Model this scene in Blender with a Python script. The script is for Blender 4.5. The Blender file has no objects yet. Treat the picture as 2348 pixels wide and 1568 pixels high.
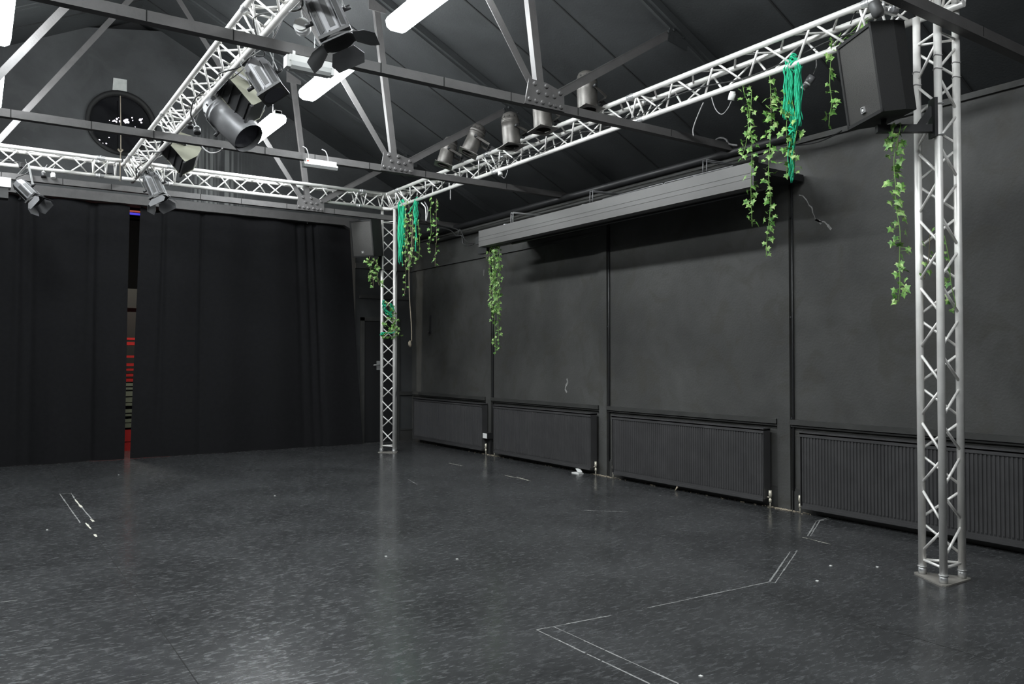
import bpy, bmesh, math, random
from mathutils import Vector, Matrix
random.seed(7)
sc = bpy.context.scene
C = sc.collection
V = Vector
PI = math.pi

# ------------------------------------------------------------------ camera
FPX = 1827.2
YAW, PIT = math.radians(34.0584), math.radians(1.2255)
CAM = V((0, 0, 1.4941))
FW = V((math.sin(YAW)*math.cos(PIT), math.cos(YAW)*math.cos(PIT), math.sin(PIT)))
RT = V((math.cos(YAW), -math.sin(YAW), 0))
UP = RT.cross(FW)
cd = bpy.data.cameras.new('camera')
cam = bpy.data.objects.new('camera', cd)
C.objects.link(cam)
cam.matrix_world = Matrix(((RT.x, UP.x, -FW.x, 0), (RT.y, UP.y, -FW.y, 0), (RT.z, UP.z, -FW.z, CAM.z), (0, 0, 0, 1)))
cd.sensor_fit = 'HORIZONTAL'
cd.sensor_width = 36
cd.lens = 36*FPX/2348
cd.clip_start = .05
sc.camera = cam

# ------------------------------------------------------------------ world, exposure
w = bpy.data.worlds.new('world')
sc.world = w
w.use_nodes = True
w.node_tree.nodes['Background'].inputs[0].default_value = (.6, .7, 1, 1)
w.node_tree.nodes['Background'].inputs[1].default_value = .0
sc.view_settings.view_transform = 'Standard'
sc.view_settings.look = 'None'
sc.view_settings.gamma = 1
sc.view_settings.use_curve_mapping = False
sc.view_settings.exposure = 0.0
TUBE = 85.0          # radiance of the fluorescent diffusers
sc.cycles.use_denoising = True
sc.cycles.max_bounces = 6
sc.cycles.sample_clamp_indirect = 8

def at(px, py, ax, v):
    """point on the plane axis=v seen at a photograph pixel"""
    d = FW + RT*((px-1174)/FPX) + UP*((784-py)/FPX)
    t = (v-CAM[ax])/d[ax]
    return CAM + d*t

# ------------------------------------------------------------------ materials
MATS = {}
def mat(name, col, rough=.5, metal=0., var=0., vscale=6., bump=0., bscale=60., emit=0., spec=.5, stretch=None, sheen=0):
    if name in MATS: return MATS[name]
    m = bpy.data.materials.new(name)
    m.use_nodes = True
    nt = m.node_tree; N = nt.nodes; Lk = nt.links
    b = N['Principled BSDF']
    b.inputs['Base Color'].default_value = (*col, 1)
    b.inputs['Roughness'].default_value = rough
    b.inputs['Metallic'].default_value = metal
    b.inputs['Specular IOR Level'].default_value = spec
    if sheen: b.inputs['Sheen Weight'].default_value = sheen
    if emit:
        b.inputs['Emission Color'].default_value = (*col, 1)
        b.inputs['Emission Strength'].default_value = emit
    if var or bump:
        tc = N.new('ShaderNodeTexCoord'); mp = N.new('ShaderNodeMapping')
        Lk.new(tc.outputs['Object'], mp.inputs[0])
        if stretch: mp.inputs['Scale'].default_value = stretch
    if var:
        n = N.new('ShaderNodeTexNoise'); n.inputs['Scale'].default_value = vscale; n.inputs['Detail'].default_value = 6
        n.inputs['Roughness'].default_value = .6
        Lk.new(mp.outputs[0], n.inputs['Vector'])
        r = N.new('ShaderNodeMapRange'); r.inputs[1].default_value = .3; r.inputs[2].default_value = .7
        r.inputs[3].default_value = 1-var; r.inputs[4].default_value = 1+var
        Lk.new(n.outputs['Fac'], r.inputs[0])
        mx = N.new('ShaderNodeVectorMath'); mx.operation = 'SCALE'
        mx.inputs[0].default_value = col
        Lk.new(r.outputs[0], mx.inputs['Scale']); Lk.new(mx.outputs[0], b.inputs['Base Color'])
        r2 = N.new('ShaderNodeMapRange'); r2.inputs[3].default_value = max(.02, rough-.1); r2.inputs[4].default_value = min(1, rough+.12)
        Lk.new(n.outputs['Fac'], r2.inputs[0]); Lk.new(r2.outputs[0], b.inputs['Roughness'])
    if bump:
        n2 = N.new('ShaderNodeTexNoise'); n2.inputs['Scale'].default_value = bscale; n2.inputs['Detail'].default_value = 4
        Lk.new(mp.outputs[0], n2.inputs['Vector'])
        bp = N.new('ShaderNodeBump'); bp.inputs['Strength'].default_value = bump; bp.inputs['Distance'].default_value = .01
        Lk.new(n2.outputs['Fac'], bp.inputs['Height']); Lk.new(bp.outputs[0], b.inputs['Normal'])
    MATS[name] = m
    return m

def wall_material(name, base, patch, drip=False):
    m = bpy.data.materials.new(name); m.use_nodes = True
    nt = m.node_tree; N = nt.nodes; Lk = nt.links; b = N['Principled BSDF']
    tc = N.new('ShaderNodeTexCoord')
    n1 = N.new('ShaderNodeTexNoise'); n1.inputs['Scale'].default_value = 1.0; n1.inputs['Detail'].default_value = 8; n1.inputs['Roughness'].default_value = .62; n1.inputs['Distortion'].default_value = .5
    n2 = N.new('ShaderNodeTexNoise'); n2.inputs['Scale'].default_value = 3.2; n2.inputs['Detail'].default_value = 8; n2.inputs['Distortion'].default_value = 1.2
    Lk.new(tc.outputs['Object'], n1.inputs['Vector']); Lk.new(tc.outputs['Object'], n2.inputs['Vector'])
    cr = N.new('ShaderNodeValToRGB')
    cr.color_ramp.elements[0].position = .34; cr.color_ramp.elements[0].color = (*[c*.62 for c in base], 1)
    cr.color_ramp.elements[1].position = .66; cr.color_ramp.elements[1].color = (*[c*1.12 for c in base], 1)
    Lk.new(n1.outputs['Fac'], cr.inputs[0])
    cr2 = N.new('ShaderNodeValToRGB')
    cr2.color_ramp.elements[0].position = .52; cr2.color_ramp.elements[0].color = (0, 0, 0, 1)
    cr2.color_ramp.elements[1].position = .64; cr2.color_ramp.elements[1].color = (.5, .5, .5, 1)
    Lk.new(n2.outputs['Fac'], cr2.inputs[0])
    mx = N.new('ShaderNodeMix'); mx.data_type = 'RGBA'
    Lk.new(cr2.outputs[0], mx.inputs[0]); Lk.new(cr.outputs[0], mx.inputs[6]); mx.inputs[7].default_value = (*patch, 1)
    out = mx.outputs[2]
    if drip:
        mp = N.new('ShaderNodeMapping'); mp.inputs['Scale'].default_value = (22, 1, .35)
        Lk.new(tc.outputs['Object'], mp.inputs[0])
        n3 = N.new('ShaderNodeTexNoise'); n3.inputs['Scale'].default_value = 1; n3.inputs['Detail'].default_value = 3
        Lk.new(mp.outputs[0], n3.inputs['Vector'])
        c3 = N.new('ShaderNodeValToRGB'); c3.color_ramp.elements[0].position = .47; c3.color_ramp.elements[1].position = .6
        Lk.new(n3.outputs['Fac'], c3.inputs[0])
        sx = N.new('ShaderNodeSeparateXYZ'); Lk.new(tc.outputs['Object'], sx.inputs[0])
        def band(o, a, b_, c_, d_):
            r1 = N.new('ShaderNodeMapRange'); r1.interpolation_type = 'SMOOTHSTEP'; r1.inputs[1].default_value = a; r1.inputs[2].default_value = b_
            r2 = N.new('ShaderNodeMapRange'); r2.interpolation_type = 'SMOOTHSTEP'; r2.inputs[1].default_value = c_; r2.inputs[2].default_value = d_; r2.inputs[3].default_value = 1; r2.inputs[4].default_value = 0
            Lk.new(o, r1.inputs[0]); Lk.new(o, r2.inputs[0])
            mm = N.new('ShaderNodeMath'); mm.operation = 'MULTIPLY'; Lk.new(r1.outputs[0], mm.inputs[0]); Lk.new(r2.outputs[0], mm.inputs[1]); return mm.outputs[0]
        bx_ = band(sx.outputs['X'], 2.7, 3.0, 3.35, 3.9); bz_ = band(sx.outputs['Z'], 3.6, 3.9, 4.7, 5.3)
        m1 = N.new('ShaderNodeMath'); m1.operation = 'MULTIPLY'; Lk.new(bx_, m1.inputs[0]); Lk.new(bz_, m1.inputs[1])
        m2 = N.new('ShaderNodeMath'); m2.operation = 'MULTIPLY'; Lk.new(m1.outputs[0], m2.inputs[0]); Lk.new(c3.outputs[0], m2.inputs[1])
        mx2 = N.new('ShaderNodeMix'); mx2.data_type = 'RGBA'; Lk.new(m2.outputs[0], mx2.inputs[0]); Lk.new(out, mx2.inputs[6]); mx2.inputs[7].default_value = (.16, .165, .16, 1)
        out = mx2.outputs[2]
    Lk.new(out, b.inputs['Base Color'])
    b.inputs['Roughness'].default_value = .62
    b.inputs['Specular IOR Level'].default_value = .35
    n4 = N.new('ShaderNodeTexNoise'); n4.inputs['Scale'].default_value = 45; n4.inputs['Detail'].default_value = 5
    Lk.new(tc.outputs['Object'], n4.inputs['Vector'])
    bp = N.new('ShaderNodeBump'); bp.inputs['Strength'].default_value = .25; bp.inputs['Distance'].default_value = .01
    Lk.new(n4.outputs['Fac'], bp.inputs['Height']); Lk.new(bp.outputs[0], b.inputs['Normal'])
    return m

def floor_material():
    m = bpy.data.materials.new('scuffed_black_vinyl'); m.use_nodes = True
    nt = m.node_tree; N = nt.nodes; Lk = nt.links; b = N['Principled BSDF']
    tc = N.new('ShaderNodeTexCoord')
    def noise(scale, detail, rot, st, dist=0, loc=0):
        mp = N.new('ShaderNodeMapping'); mp.inputs['Rotation'].default_value = (0, 0, math.radians(rot)); mp.inputs['Scale'].default_value = st
        mp.inputs['Location'].default_value = (loc, loc*1.3, 0)
        Lk.new(tc.outputs['Object'], mp.inputs[0])
        n = N.new('ShaderNodeTexNoise'); n.inputs['Scale'].default_value = scale; n.inputs['Detail'].default_value = detail; n.inputs['Distortion'].default_value = dist
        Lk.new(mp.outputs[0], n.inputs['Vector']); return n.outputs['Fac']
    def ramp(o, p0, p1, v0, v1):
        r = N.new('ShaderNodeMapRange'); r.interpolation_type = 'SMOOTHSTEP'
        r.inputs[1].default_value = p0; r.inputs[2].default_value = p1; r.inputs[3].default_value = v0; r.inputs[4].default_value = v1
        Lk.new(o, r.inputs[0]); return r.outputs[0]
    def math_(op, a, c):
        mm = N.new('ShaderNodeMath'); mm.operation = op
        for i, x in enumerate((a, c)):
            if isinstance(x, (int, float)): mm.inputs[i].default_value = x
            else: Lk.new(x, mm.inputs[i])
        return mm.outputs[0]
    big = ramp(noise(1.3, 5, 0, (1, 1, 1), .4), .3, .7, .75, 1.25)
    # cloudy scuffs, stretched along several directions
    s1 = ramp(noise(15, 10, 20, (1, 2.4, 1), 1.0), .46, .80, 0, 1)
    s2 = ramp(noise(17, 10, -35, (1, 3.2, 1), .8, 3), .46, .80, 0, 1)
    # thin hair scratches
    h1 = ramp(noise(7, 4, -30, (1, 34, 1), .3, 7), .655, .72, 0, 1)
    h2 = ramp(noise(6, 4, 8, (1, 40, 1), .2, 11), .665, .73, 0, 1)
    h3 = ramp(noise(5, 4, 62, (1, 44, 1), .35, 17), .675, .74, 0, 1)
    dk = ramp(noise(7, 5, 50, (1, 3, 1), .8, 5), .56, .72, 0, 1)
    sc_ = math_('ADD', math_('MULTIPLY', s1, .034), math_('MULTIPLY', s2, .034))
    hr = math_('MULTIPLY', math_('ADD', math_('ADD', h1, h2), h3), .16)
    tot = math_('ADD', math_('MULTIPLY', big, .036), math_('ADD', sc_, hr))
    tot = math_('SUBTRACT', tot, math_('MULTIPLY', dk, .008))
    tot = math_('MAXIMUM', tot, .006)
    cx = N.new('ShaderNodeCombineXYZ')
    Lk.new(math_('MULTIPLY', tot, .97), cx.inputs[0]); Lk.new(tot, cx.inputs[1]); Lk.new(math_('MULTIPLY', tot, 1.03), cx.inputs[2])
    Lk.new(cx.outputs[0], b.inputs['Base Color'])
    rg = math_('ADD', math_('MULTIPLY', math_('ADD', s1, s2), .14), .20)
    Lk.new(rg, b.inputs['Roughness'])
    b.inputs['Specular IOR Level'].default_value = .6
    b.inputs['Coat Weight'].default_value = .12; b.inputs['Coat Roughness'].default_value = .08
    n4 = noise(55, 4, 0, (1, 1, 1))
    bp = N.new('ShaderNodeBump'); bp.inputs['Strength'].default_value = .06; bp.inputs['Distance'].default_value = .01
    Lk.new(n4, bp.inputs['Height']); Lk.new(bp.outputs[0], b.inputs['Normal'])
    return m

M_floor = floor_material()
M_wall = wall_material('black_painted_plaster', (.062, .062, .059), (.042, .040, .033))
M_gable = wall_material('black_painted_gable', (.045, .047, .048), (.05, .052, .052), True)
M_ceil = wall_material('black_painted_roof_boards', (.031, .033, .034), (.026, .028, .028))
M_trim = mat('black_gloss_trim', (.040, .040, .038), .42, var=.2, vscale=5)
M_seam = mat('dark_seam', (.006, .006, .006), .9)
M_beam = mat('grey_black_steel_paint', (.086, .082, .081), .55, var=.15, vscale=8, bump=.15)
M_alu = mat('brushed_aluminium', (.88, .86, .83), .42, metal=.35, var=.07, vscale=9)
M_alu2 = mat('aluminium_brace', (.9, .88, .85), .38, metal=.3, var=.06, vscale=9)
M_plate = mat('steel_base_plate', (.36, .34, .31), .5, metal=.5, var=.2)
M_black = mat('black_metal', (.02, .02, .021), .45, var=.2)
M_cable = mat('black_cable', (.012, .012, .012), .5)
M_gcable = mat('grey_cable', (.32, .31, .31), .5)
M_white = mat('white_plastic', (.75, .75, .73), .45)
M_clear = mat('hazy_clear_plastic', (.55, .56, .55), .2)
M_rad = mat('black_radiator_paint', (.046, .045, .046), .42, var=.12)
M_valve = mat('white_brass_valve', (.62, .58, .48), .4, metal=.3)
M_curt = mat('black_serge_curtain', (.0085, .0085, .0095), .95, var=.25, vscale=18, bump=.2, bscale=300, spec=.2)
M_fix = mat('grey_lamp_housing', (.17, .17, .175), .42, metal=.35, var=.15, vscale=10)
M_fixd = mat('dark_lamp_housing', (.055, .055, .055), .5, metal=.3, var=.2, vscale=10)
M_par = mat('worn_black_can', (.105, .098, .09), .42, metal=.45, var=.3, vscale=12)
M_pol = mat('pale_metal', (.55, .55, .55), .35, metal=.6)
M_beige = mat('beige_lamp_side', (.22, .22, .17), .6, var=.08)
M_lens = mat('lens_glass', (.05, .05, .06), .08)
M_spk = mat('black_carpet_cabinet', (.010, .010, .010), .8, bump=.3, bscale=200)
M_grill = mat('dark_grille', (.055, .053, .05), .45, metal=.3, bump=.6, bscale=260)
M_rope = mat('hemp_rope', (.36, .31, .24), .9)
M_net = mat('green_raffia', (.010, .42, .22), .75, var=.25, vscale=40)
M_stem = mat('green_vine_stem', (.16, .30, .07), .7)
M_stem2 = mat('brown_vine_stem', (.22, .19, .12), .8)
M_emit = mat('fluorescent_diffuser', (.93, .98, 1.0), .5, emit=TUBE)
M_red = mat('red_plastic', (.62, .035, .03), .45)
M_greyg = mat('grey_green_fabric', (.24, .27, .20), .8, var=.1)
M_glass = mat('dark_window_glass', (.006, .006, .007), .06, spec=.6)
M_tape = mat('chalky_tape_residue', (.24, .24, .235), .85, var=.5, vscale=30)
M_tape2 = mat('bright_tape_residue', (.6, .58, .5), .8, var=.3, vscale=30)
M_plast = mat('bare_plaster_mark', (.26, .26, .25), .9, var=.4, vscale=20)
M_beigeb = mat('beige_box', (.55, .48, .38), .6)
M_patch = mat('pale_patch', (.42, .43, .41), .8, var=.15, vscale=12)
M_deb = mat('wood_splinter', (.42, .36, .27), .9, var=.3)
M_redrefl = mat('red_led_reflection', (.30, .04, .02), .5, emit=.5)
M_bluerefl = mat('blue_led_reflection', (.03, .02, .45), .5, emit=1.0)

def leaf_material():
    m = bpy.data.materials.new('ivy_leaf'); m.use_nodes = True
    nt = m.node_tree; N = nt.nodes; Lk = nt.links; b = N['Principled BSDF']
    tc = N.new('ShaderNodeTexCoord')
    n = N.new('ShaderNodeTexNoise'); n.inputs['Scale'].default_value = 28; n.inputs['Detail'].default_value = 2
    Lk.new(tc.outputs['Object'], n.inputs['Vector'])
    cr = N.new('ShaderNodeValToRGB')
    e = cr.color_ramp.elements
    e[0].position = .36; e[0].color = (.05, .17, .025, 1)
    e[1].position = .66; e[1].color = (.42, .56, .22, 1)
    e2 = e.new(.52); e2.color = (.18, .36, .08, 1)
    Lk.new(n.outputs['Fac'], cr.inputs[0]); Lk.new(cr.outputs[0], b.inputs['Base Color'])
    b.inputs['Roughness'].default_value = .5
    try:
        b.inputs['Transmission Weight'].default_value = 0
        b.inputs['Subsurface Weight'].default_value = 0
    except Exception: pass
    return m
M_leaf = leaf_material()

# ------------------------------------------------------------------ mesh helpers
ORG = {}
class MB:
    """collects shapes in world (or given matrix) coordinates"""
    def __init__(s, M=None): s.bm = bmesh.new(); s.M = M or Matrix()
    def _v(s, p): return s.bm.verts.new(s.M @ V(p))
    def box(s, a, b):
        x0, y0, z0 = a; x1, y1, z1 = b
        vs = [s._v(p) for p in ((x0,y0,z0),(x1,y0,z0),(x1,y1,z0),(x0,y1,z0),(x0,y0,z1),(x1,y0,z1),(x1,y1,z1),(x0,y1,z1))]
        for f in ((0,3,2,1),(4,5,6,7),(0,1,5,4),(1,2,6,5),(2,3,7,6),(3,0,4,7)): s.bm.faces.new([vs[i] for i in f])
        return s
    def bar(s, p, q, w, h, up=(0,0,1)):
        """rectangular bar from p to q, w across, h along up"""
        p = V(p); q = V(q); d = (q-p).normalized(); u = V(up); sd = d.cross(u)
        if sd.length < 1e-4: sd = V((1,0,0))
        sd.normalize(); u = sd.cross(d).normalized()
        vs = []
        for o in (p, q):
            for a, b in ((-1,-1),(1,-1),(1,1),(-1,1)): vs.append(s._v(o+sd*(a*w/2)+u*(b*h/2)))
        for f in ((0,3,2,1),(4,5,6,7),(0,1,5,4),(1,2,6,5),(2,3,7,6),(3,0,4,7)): s.bm.faces.new([vs[i] for i in f])
        return s
    def tube(s, pts, r, n=10, cap=True):
        pts = [V(p) for p in pts]
        rs = r if isinstance(r, (list, tuple)) else [r]*len(pts)
        prev = None; rings = []
        for i, p in enumerate(pts):
            if i == 0: d = pts[1]-p
            elif i == len(pts)-1: d = p-pts[i-1]
            else: d = pts[i+1]-pts[i-1]
            d.normalize()
            if prev is None:
                a = d.orthogonal().normalized()
            else:
                a = prev-d*prev.dot(d)
                if a.length < 1e-5: a = d.orthogonal()
                a.normalize()
            prev = a; b = d.cross(a)
            rings.append([s._v(p+(a*math.cos(2*PI*k/n)+b*math.sin(2*PI*k/n))*rs[i]) for k in range(n)])
        for A, B in zip(rings, rings[1:]):
            for k in range(n):
                f = s.bm.faces.new((A[k], A[(k+1)%n], B[(k+1)%n], B[k])); f.smooth = True
        if cap:
            s.bm.faces.new(rings[0][::-1]); s.bm.faces.new(rings[-1])
        return s
    def lathe(s, prof, n=24, c=(0,0,0), cap=True):
        """profile of (r,z) around local z"""
        rings = []
        for r, z in prof:
            rings.append([s._v((c[0]+r*math.cos(2*PI*k/n), c[1]+r*math.sin(2*PI*k/n), c[2]+z)) for k in range(n)])
        for A, B in zip(rings, rings[1:]):
            for k in range(n):
                f = s.bm.faces.new((A[k], A[(k+1)%n], B[(k+1)%n], B[k])); f.smooth = True
        if cap:
            if prof[0][0] > 1e-4: s.bm.faces.new(rings[0][::-1])
            if prof[-1][0] > 1e-4: s.bm.faces.new(rings[-1])
        return s
    def prism(s, poly, z0, z1):
        A = [s._v((x, y, z0)) for x, y in poly]; B = [s._v((x, y, z1)) for x, y in poly]
        n = len(poly)
        s.bm.faces.new(A[::-1]); s.bm.faces.new(B)
        for k in range(n): s.bm.faces.new((A[k], A[(k+1)%n], B[(k+1)%n], B[k]))
        return s
    def quad(s, *ps):
        s.bm.faces.new([s._v(p) for p in ps]); return s
    def build(s, name, m, parent=None, fix=True):
        if fix: bmesh.ops.recalc_face_normals(s.bm, faces=s.bm.faces)
        o = V((0,0,0))
        if parent is not None: o = ORG.get(parent, o)
        me = bpy.data.meshes.new(name)
        if parent is None:
            # origin at the base centre of the mesh
            xs = [v.co for v in s.bm.verts]
            o = V(((min(v.x for v in xs)+max(v.x for v in xs))/2, (min(v.y for v in xs)+max(v.y for v in xs))/2, min(v.z for v in xs)))
        bmesh.ops.translate(s.bm, verts=s.bm.verts, vec=-o)
        s.bm.to_mesh(me); s.bm.free()
        me.materials.append(m)
        ob = bpy.data.objects.new(name, me); C.objects.link(ob)
        if parent is not None:
            ob.parent = parent; ORG[ob] = o
        else:
            ob.location = o; ORG[ob] = o
        return ob

def tag(o, label=None, cat=None, group=None, kind=None):
    if label: o['label'] = label
    if cat: o['category'] = cat
    if group: o['group'] = group
    if kind: o['kind'] = kind
    return o
def thing(name, label, cat, loc, group=None):
    o = bpy.data.objects.new(name, None); C.objects.link(o)
    o.empty_display_size = .1
    o.location = loc; ORG[o] = V(loc)
    return tag(o, label, cat, group)
def struct(name, mb, m, parent=None):
    o = mb.build(name, m, parent)
    if parent is None: o['kind'] = 'structure'
    return o

# wall_right / floor / ceiling objects keep their origin at world zero so object textures are continuous
def keep_origin(o):
    d = o.location.copy()
    for v in o.data.vertices: v.co += d
    o.location = (0, 0, 0); ORG[o] = V((0, 0, 0))
    return o

# ------------------------------------------------------------------ the shell
WX, WT = 6.75, 3.62            # inner lining of the right wall and its top
XL = -2.67                     # left wall
YB = -3.2                      # wall behind the camera
YG = 13.3                      # gable wall
RX, RZ, SL = 2.04, 6.78, .5    # ridge and slope
EX = 8.0                       # real eaves behind the lining
def roof_z(x): return RZ-SL*abs(x-RX)

floor = keep_origin(struct('floor', MB().box((XL-1.2, YB, -.1), (EX, 17.2, 0)), M_floor))
mb = MB().box((.873, YB+.02, .0002), (.878, YG-.15, .0008))
mb.box((4.2, YB+.02, .0002), (4.204, 3.3, .0006))
mb.build('seam', M_seam, floor)

mbr = MB().box((WX, YB, 0), (WX+.12, YG, WT))
wr = keep_origin(struct('wall_right', mbr, M_wall))
for y in (-3.1, -.35, 2.33, 5.09, 7.85, 10.6):
    MB().box((WX-.034, y-.075, .0), (WX+.01, y+.075, WT)).build('pilaster', M_wall, wr)
# ledge on top of the lining running back to the eaves
struct('trim_1', MB().box((WX-.03, YB, WT), (EX, YG, WT+.05)), M_wall)
# ledge (dado) and skirting
ys = (YB, -3.18, -.35, 2.33, 5.09, 7.85, 10.6, YG-.02)
mb = MB(); mb2 = MB()
for a, b in zip(ys[1:], ys[2:]):
    mb.box((WX-.05, a+.08, .845), (WX, b-.08, .895)); mb.box((WX-.03, a+.08, .822), (WX, b-.08, .838))
    mb2.box((WX-.018, a+.08, 0), (WX, b-.08, .19)); mb2.box((WX-.012, a+.08, .19), (WX, b-.08, .215))
struct('trim_2', mb, M_trim)
struct('baseboard_right', mb2, M_trim)
struct('trim_3', MB().box((WX-.03, 7.85, 3.115), (WX, YG, 3.145)).box((WX-.016, 7.85, 3.145), (WX, YG, 3.215)), M_wall)
# plaster crack and knocks on the right wall
mb = MB()
rnd = random.Random(3)
def crack(pts, wd):
    P = [at(px, py, 0, WX) for px, py in pts]
    for a, b in zip(P, P[1:]):
        d = (b-a); n = V((0, -d.z, d.y)).normalized()*wd*rnd.uniform(.5, 1.3)
        mb.quad(a-n+V((-.0015,0,0)), b-n+V((-.0015,0,0)), b+n+V((-.0015,0,0)), a+n+V((-.0015,0,0)))
crack([(1832,447),(1841,449),(1850,459),(1855,470),(1862,476),(1864,488),(1868,496),(1870,503)], .006)
crack([(1870,503),(1880,509),(1890,508),(1898,516),(1906,526)], .009)
crack([(1870,503),(1876,506),(1884,512)], .012)
crack([(1300,868),(1302,876),(1298,884),(1296,892),(1300,900)], .014)
crack([(1110,618),(1109,632)], .005)
mb.build('plaster_crack', M_plast, wr)

# gable wall: opening (stage) below, round window above
OX0, OX1, OZ = -1.9, 5.62, 3.86
CX, CZ, CR = 1.825, 5.075, .445
mb = MB()
T = .25
mb.box((OX1, YG, 0), (EX, YG+T, OZ)); mb.box((XL-1.2, YG, 0), (OX0, YG+T, OZ))
def gz(x): return roof_z(x)+.05
wbk = keep_origin(struct('wall_back', mb, M_gable))
# upper gable with round hole
bm = bmesh.new(); n = 40
circ = [(CX+CR*math.cos(2*PI*k/n), CZ+CR*math.sin(2*PI*k/n)) for k in range(n)]
def edgept(k):
    a = 2*PI*k/n; dx, dz = math.cos(a), math.sin(a); R = .62
    return (CX+dx*R/max(abs(dx), abs(dz)), CZ+dz*R/max(abs(dx), abs(dz)))
sq = [edgept(k) for k in range(n)]
mb = MB()
for k in range(n):
    a, b, c, d = circ[k], circ[(k+1)%n], sq[(k+1)%n], sq[k]
    mb.quad((a[0], YG, a[1]), (b[0], YG, b[1]), (c[0], YG, c[1]), (d[0], YG, d[1]))
    mb.quad((a[0], YG, a[1]), (b[0], YG, b[1]), (b[0], YG+T, b[1]), (a[0], YG+T, a[1]))
x0, x1, z0, z1 = CX-.62, CX+.62, CZ-.62, CZ+.62
def poly(ps): mb.bm.faces.new([mb._v((x, YG, z)) for x, z in ps])
poly([(XL-1.2, OZ), (x0, OZ), (x0, gz(x0)), (XL-1.2, gz(XL-1.2))])
poly([(x0, OZ), (x1, OZ), (x1, z0), (x0, z0)])
poly([(x0, z1), (x1, z1), (x1, gz(x1)), (x0, gz(x0))])
poly([(x1, OZ), (EX, OZ), (EX, gz(EX)), (RX, gz(RX)), (x1, gz(x1))])
keep_origin(struct('wall_gable', mb, M_gable)); 
bpy.data.objects['wall_gable'].name = 'wall_back_upper'
MBs = MB().box((XL-1.2, YG+T, 3.9), (EX, YG+T+.02, RZ+.2))
struct('wall_back_outer', MBs, M_black)
# round window: frame ring, pane
W1 = thing('window_1', 'round black framed porthole window high in the end gable', 'window', (CX, YG+.06, CZ-CR))
W1['kind'] = 'structure'
Mx = Matrix.Translation((CX, YG, CZ)) @ Matrix.Rotation(PI/2, 4, 'X')
MB(Mx).lathe([(CR+.045, .0), (CR+.045, .035), (CR+.0, .035), (CR-.02, 0), (CR-.02, -.06), (CR+.045, -.0)], 48, cap=False).build('window_frame', mat('window_frame_black', (.006,.006,.006), .75), W1)
MB(Mx).lathe([(CR, -.07), (CR, -.06)], 48).build('pane', M_glass, W1)
# bright specks: reflections in the dark pane, made as glowing flecks
mb = MB(); rnd = random.Random(5)
specks = [(259,278,3),(263,277,4),(268,273,4),(267,279,4),(272,270,2),(275,278,4),(286,278,6),(291,275,6),(293,280,5),(288,281,4),(303,270,3),(304,276,2),(322,275,5),(324,281,3),(326,273,3),(310,291,2),(228,321,4),(235,329,3),(244,329,3),(250,315,2),(251,276,1.5)]
for px, py, r in specks:
    c = at(px, py, 1, YG+.055); rr = r*.0045
    k = 7
    vs = [mb._v((c.x+math.cos(2*PI*i/k)*rr*rnd.uniform(.5,1.1), YG+.055, c.z+math.sin(2*PI*i/k)*rr*rnd.uniform(.5,1.1))) for i in range(k)]
    mb.bm.faces.new(vs)
mb.build('pane_reflection', mat('pane_glint', (.95, .85, 1), .5, emit=2.5), W1)
# pale square above the porthole
q = [at(*p, 1, YG-.012) for p in ((260,178),(291,183),(291,210),(258,206))]
mb = MB(); a = [mb._v(p) for p in q]; b = [mb._v(p+V((0,.012,0))) for p in q]
mb.bm.faces.new(a)
for i in range(4): mb.bm.faces.new((a[i], a[(i+1)%4], b[(i+1)%4], b[i]))
tag(mb.build('wall_panel', M_patch), 'pale grey square panel fixed above the round gable window', 'panel')

# roof slopes with ridge, left wall, wall behind the camera, stage room
def slope(x0, x1):
    mb = MB(); vs = []
    for y in (YB, 17.2):
        for x, dz in ((x0, 0), (x1, 0), (x1, .12), (x0, .12)): vs.append(mb._v((x, y, roof_z(x)+dz)))
    for f in ((0,1,2,3),(7,6,5,4),(0,4,5,1),(1,5,6,2),(2,6,7,3),(3,7,4,0)): mb.bm.faces.new([vs[i] for i in f])
    return mb
ceil = keep_origin(struct('ceiling', slope(RX, EX+.1), M_ceil))
ceil2 = keep_origin(struct('ceiling_left', slope(XL-1.3, RX), M_ceil))
mb = MB()
yy = 5.67
k = -9
seams = [5.67+.99*i for i in range(-9, 8) if i % 3]
for y in seams:
    for sgn, xe in ((1, EX), (-1, XL-1)):
        a = V((RX, y, RZ-.004)); b = V((xe, y, roof_z(xe)-.004))
        mb.bar(a, b, .016, .012, (0, 0, 1))
mb.build('seam', M_seam, ceil)
struct('wall_left', MB().box((XL-.12, YB, 0), (XL, YG, 3.75)), M_wall)
struct('wall_left_upper', MB().box((XL-1.25, YB, 3.0), (XL-1.2, 17.2, 5.2)).box((XL-1.2, YB, 3.7), (XL, YG, 3.75)), M_wall)
struct('wall_eaves', MB().box((EX, YB, 0), (EX+.1, 17.2, 4.2)), M_wall)
mb = MB().box((XL-1.2, YB-.1, 0), (EX, YB, 7.2))
struct('wall_front', mb, M_wall)
struct('wall_stage', MB().box((XL-1.2, 16.9, 0), (EX, 17.0, 4.6)).box((XL-1.2, YG+T, 4.3), (EX, 17.0, 4.4)), mat('stage_black', (.004, .004, .004), .9, spec=.1))
# header board above the stage opening
mb = MB().box((OX0, YG-.28, 3.812), (5.30, YG, 3.945))
v = [(5.30, 3.812), (5.56, 3.69), (5.56, 3.945), (5.30, 3.945)]
A = [mb._v((x, YG-.28, z)) for x, z in v]; B = [mb._v((x, YG, z)) for x, z in v]
mb.bm.faces.new(A)
for i in range(4): mb.bm.faces.new((A[i], A[(i+1)%4], B[(i+1)%4], B[i]))
struct('trim_4', mb, M_beam)
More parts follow.
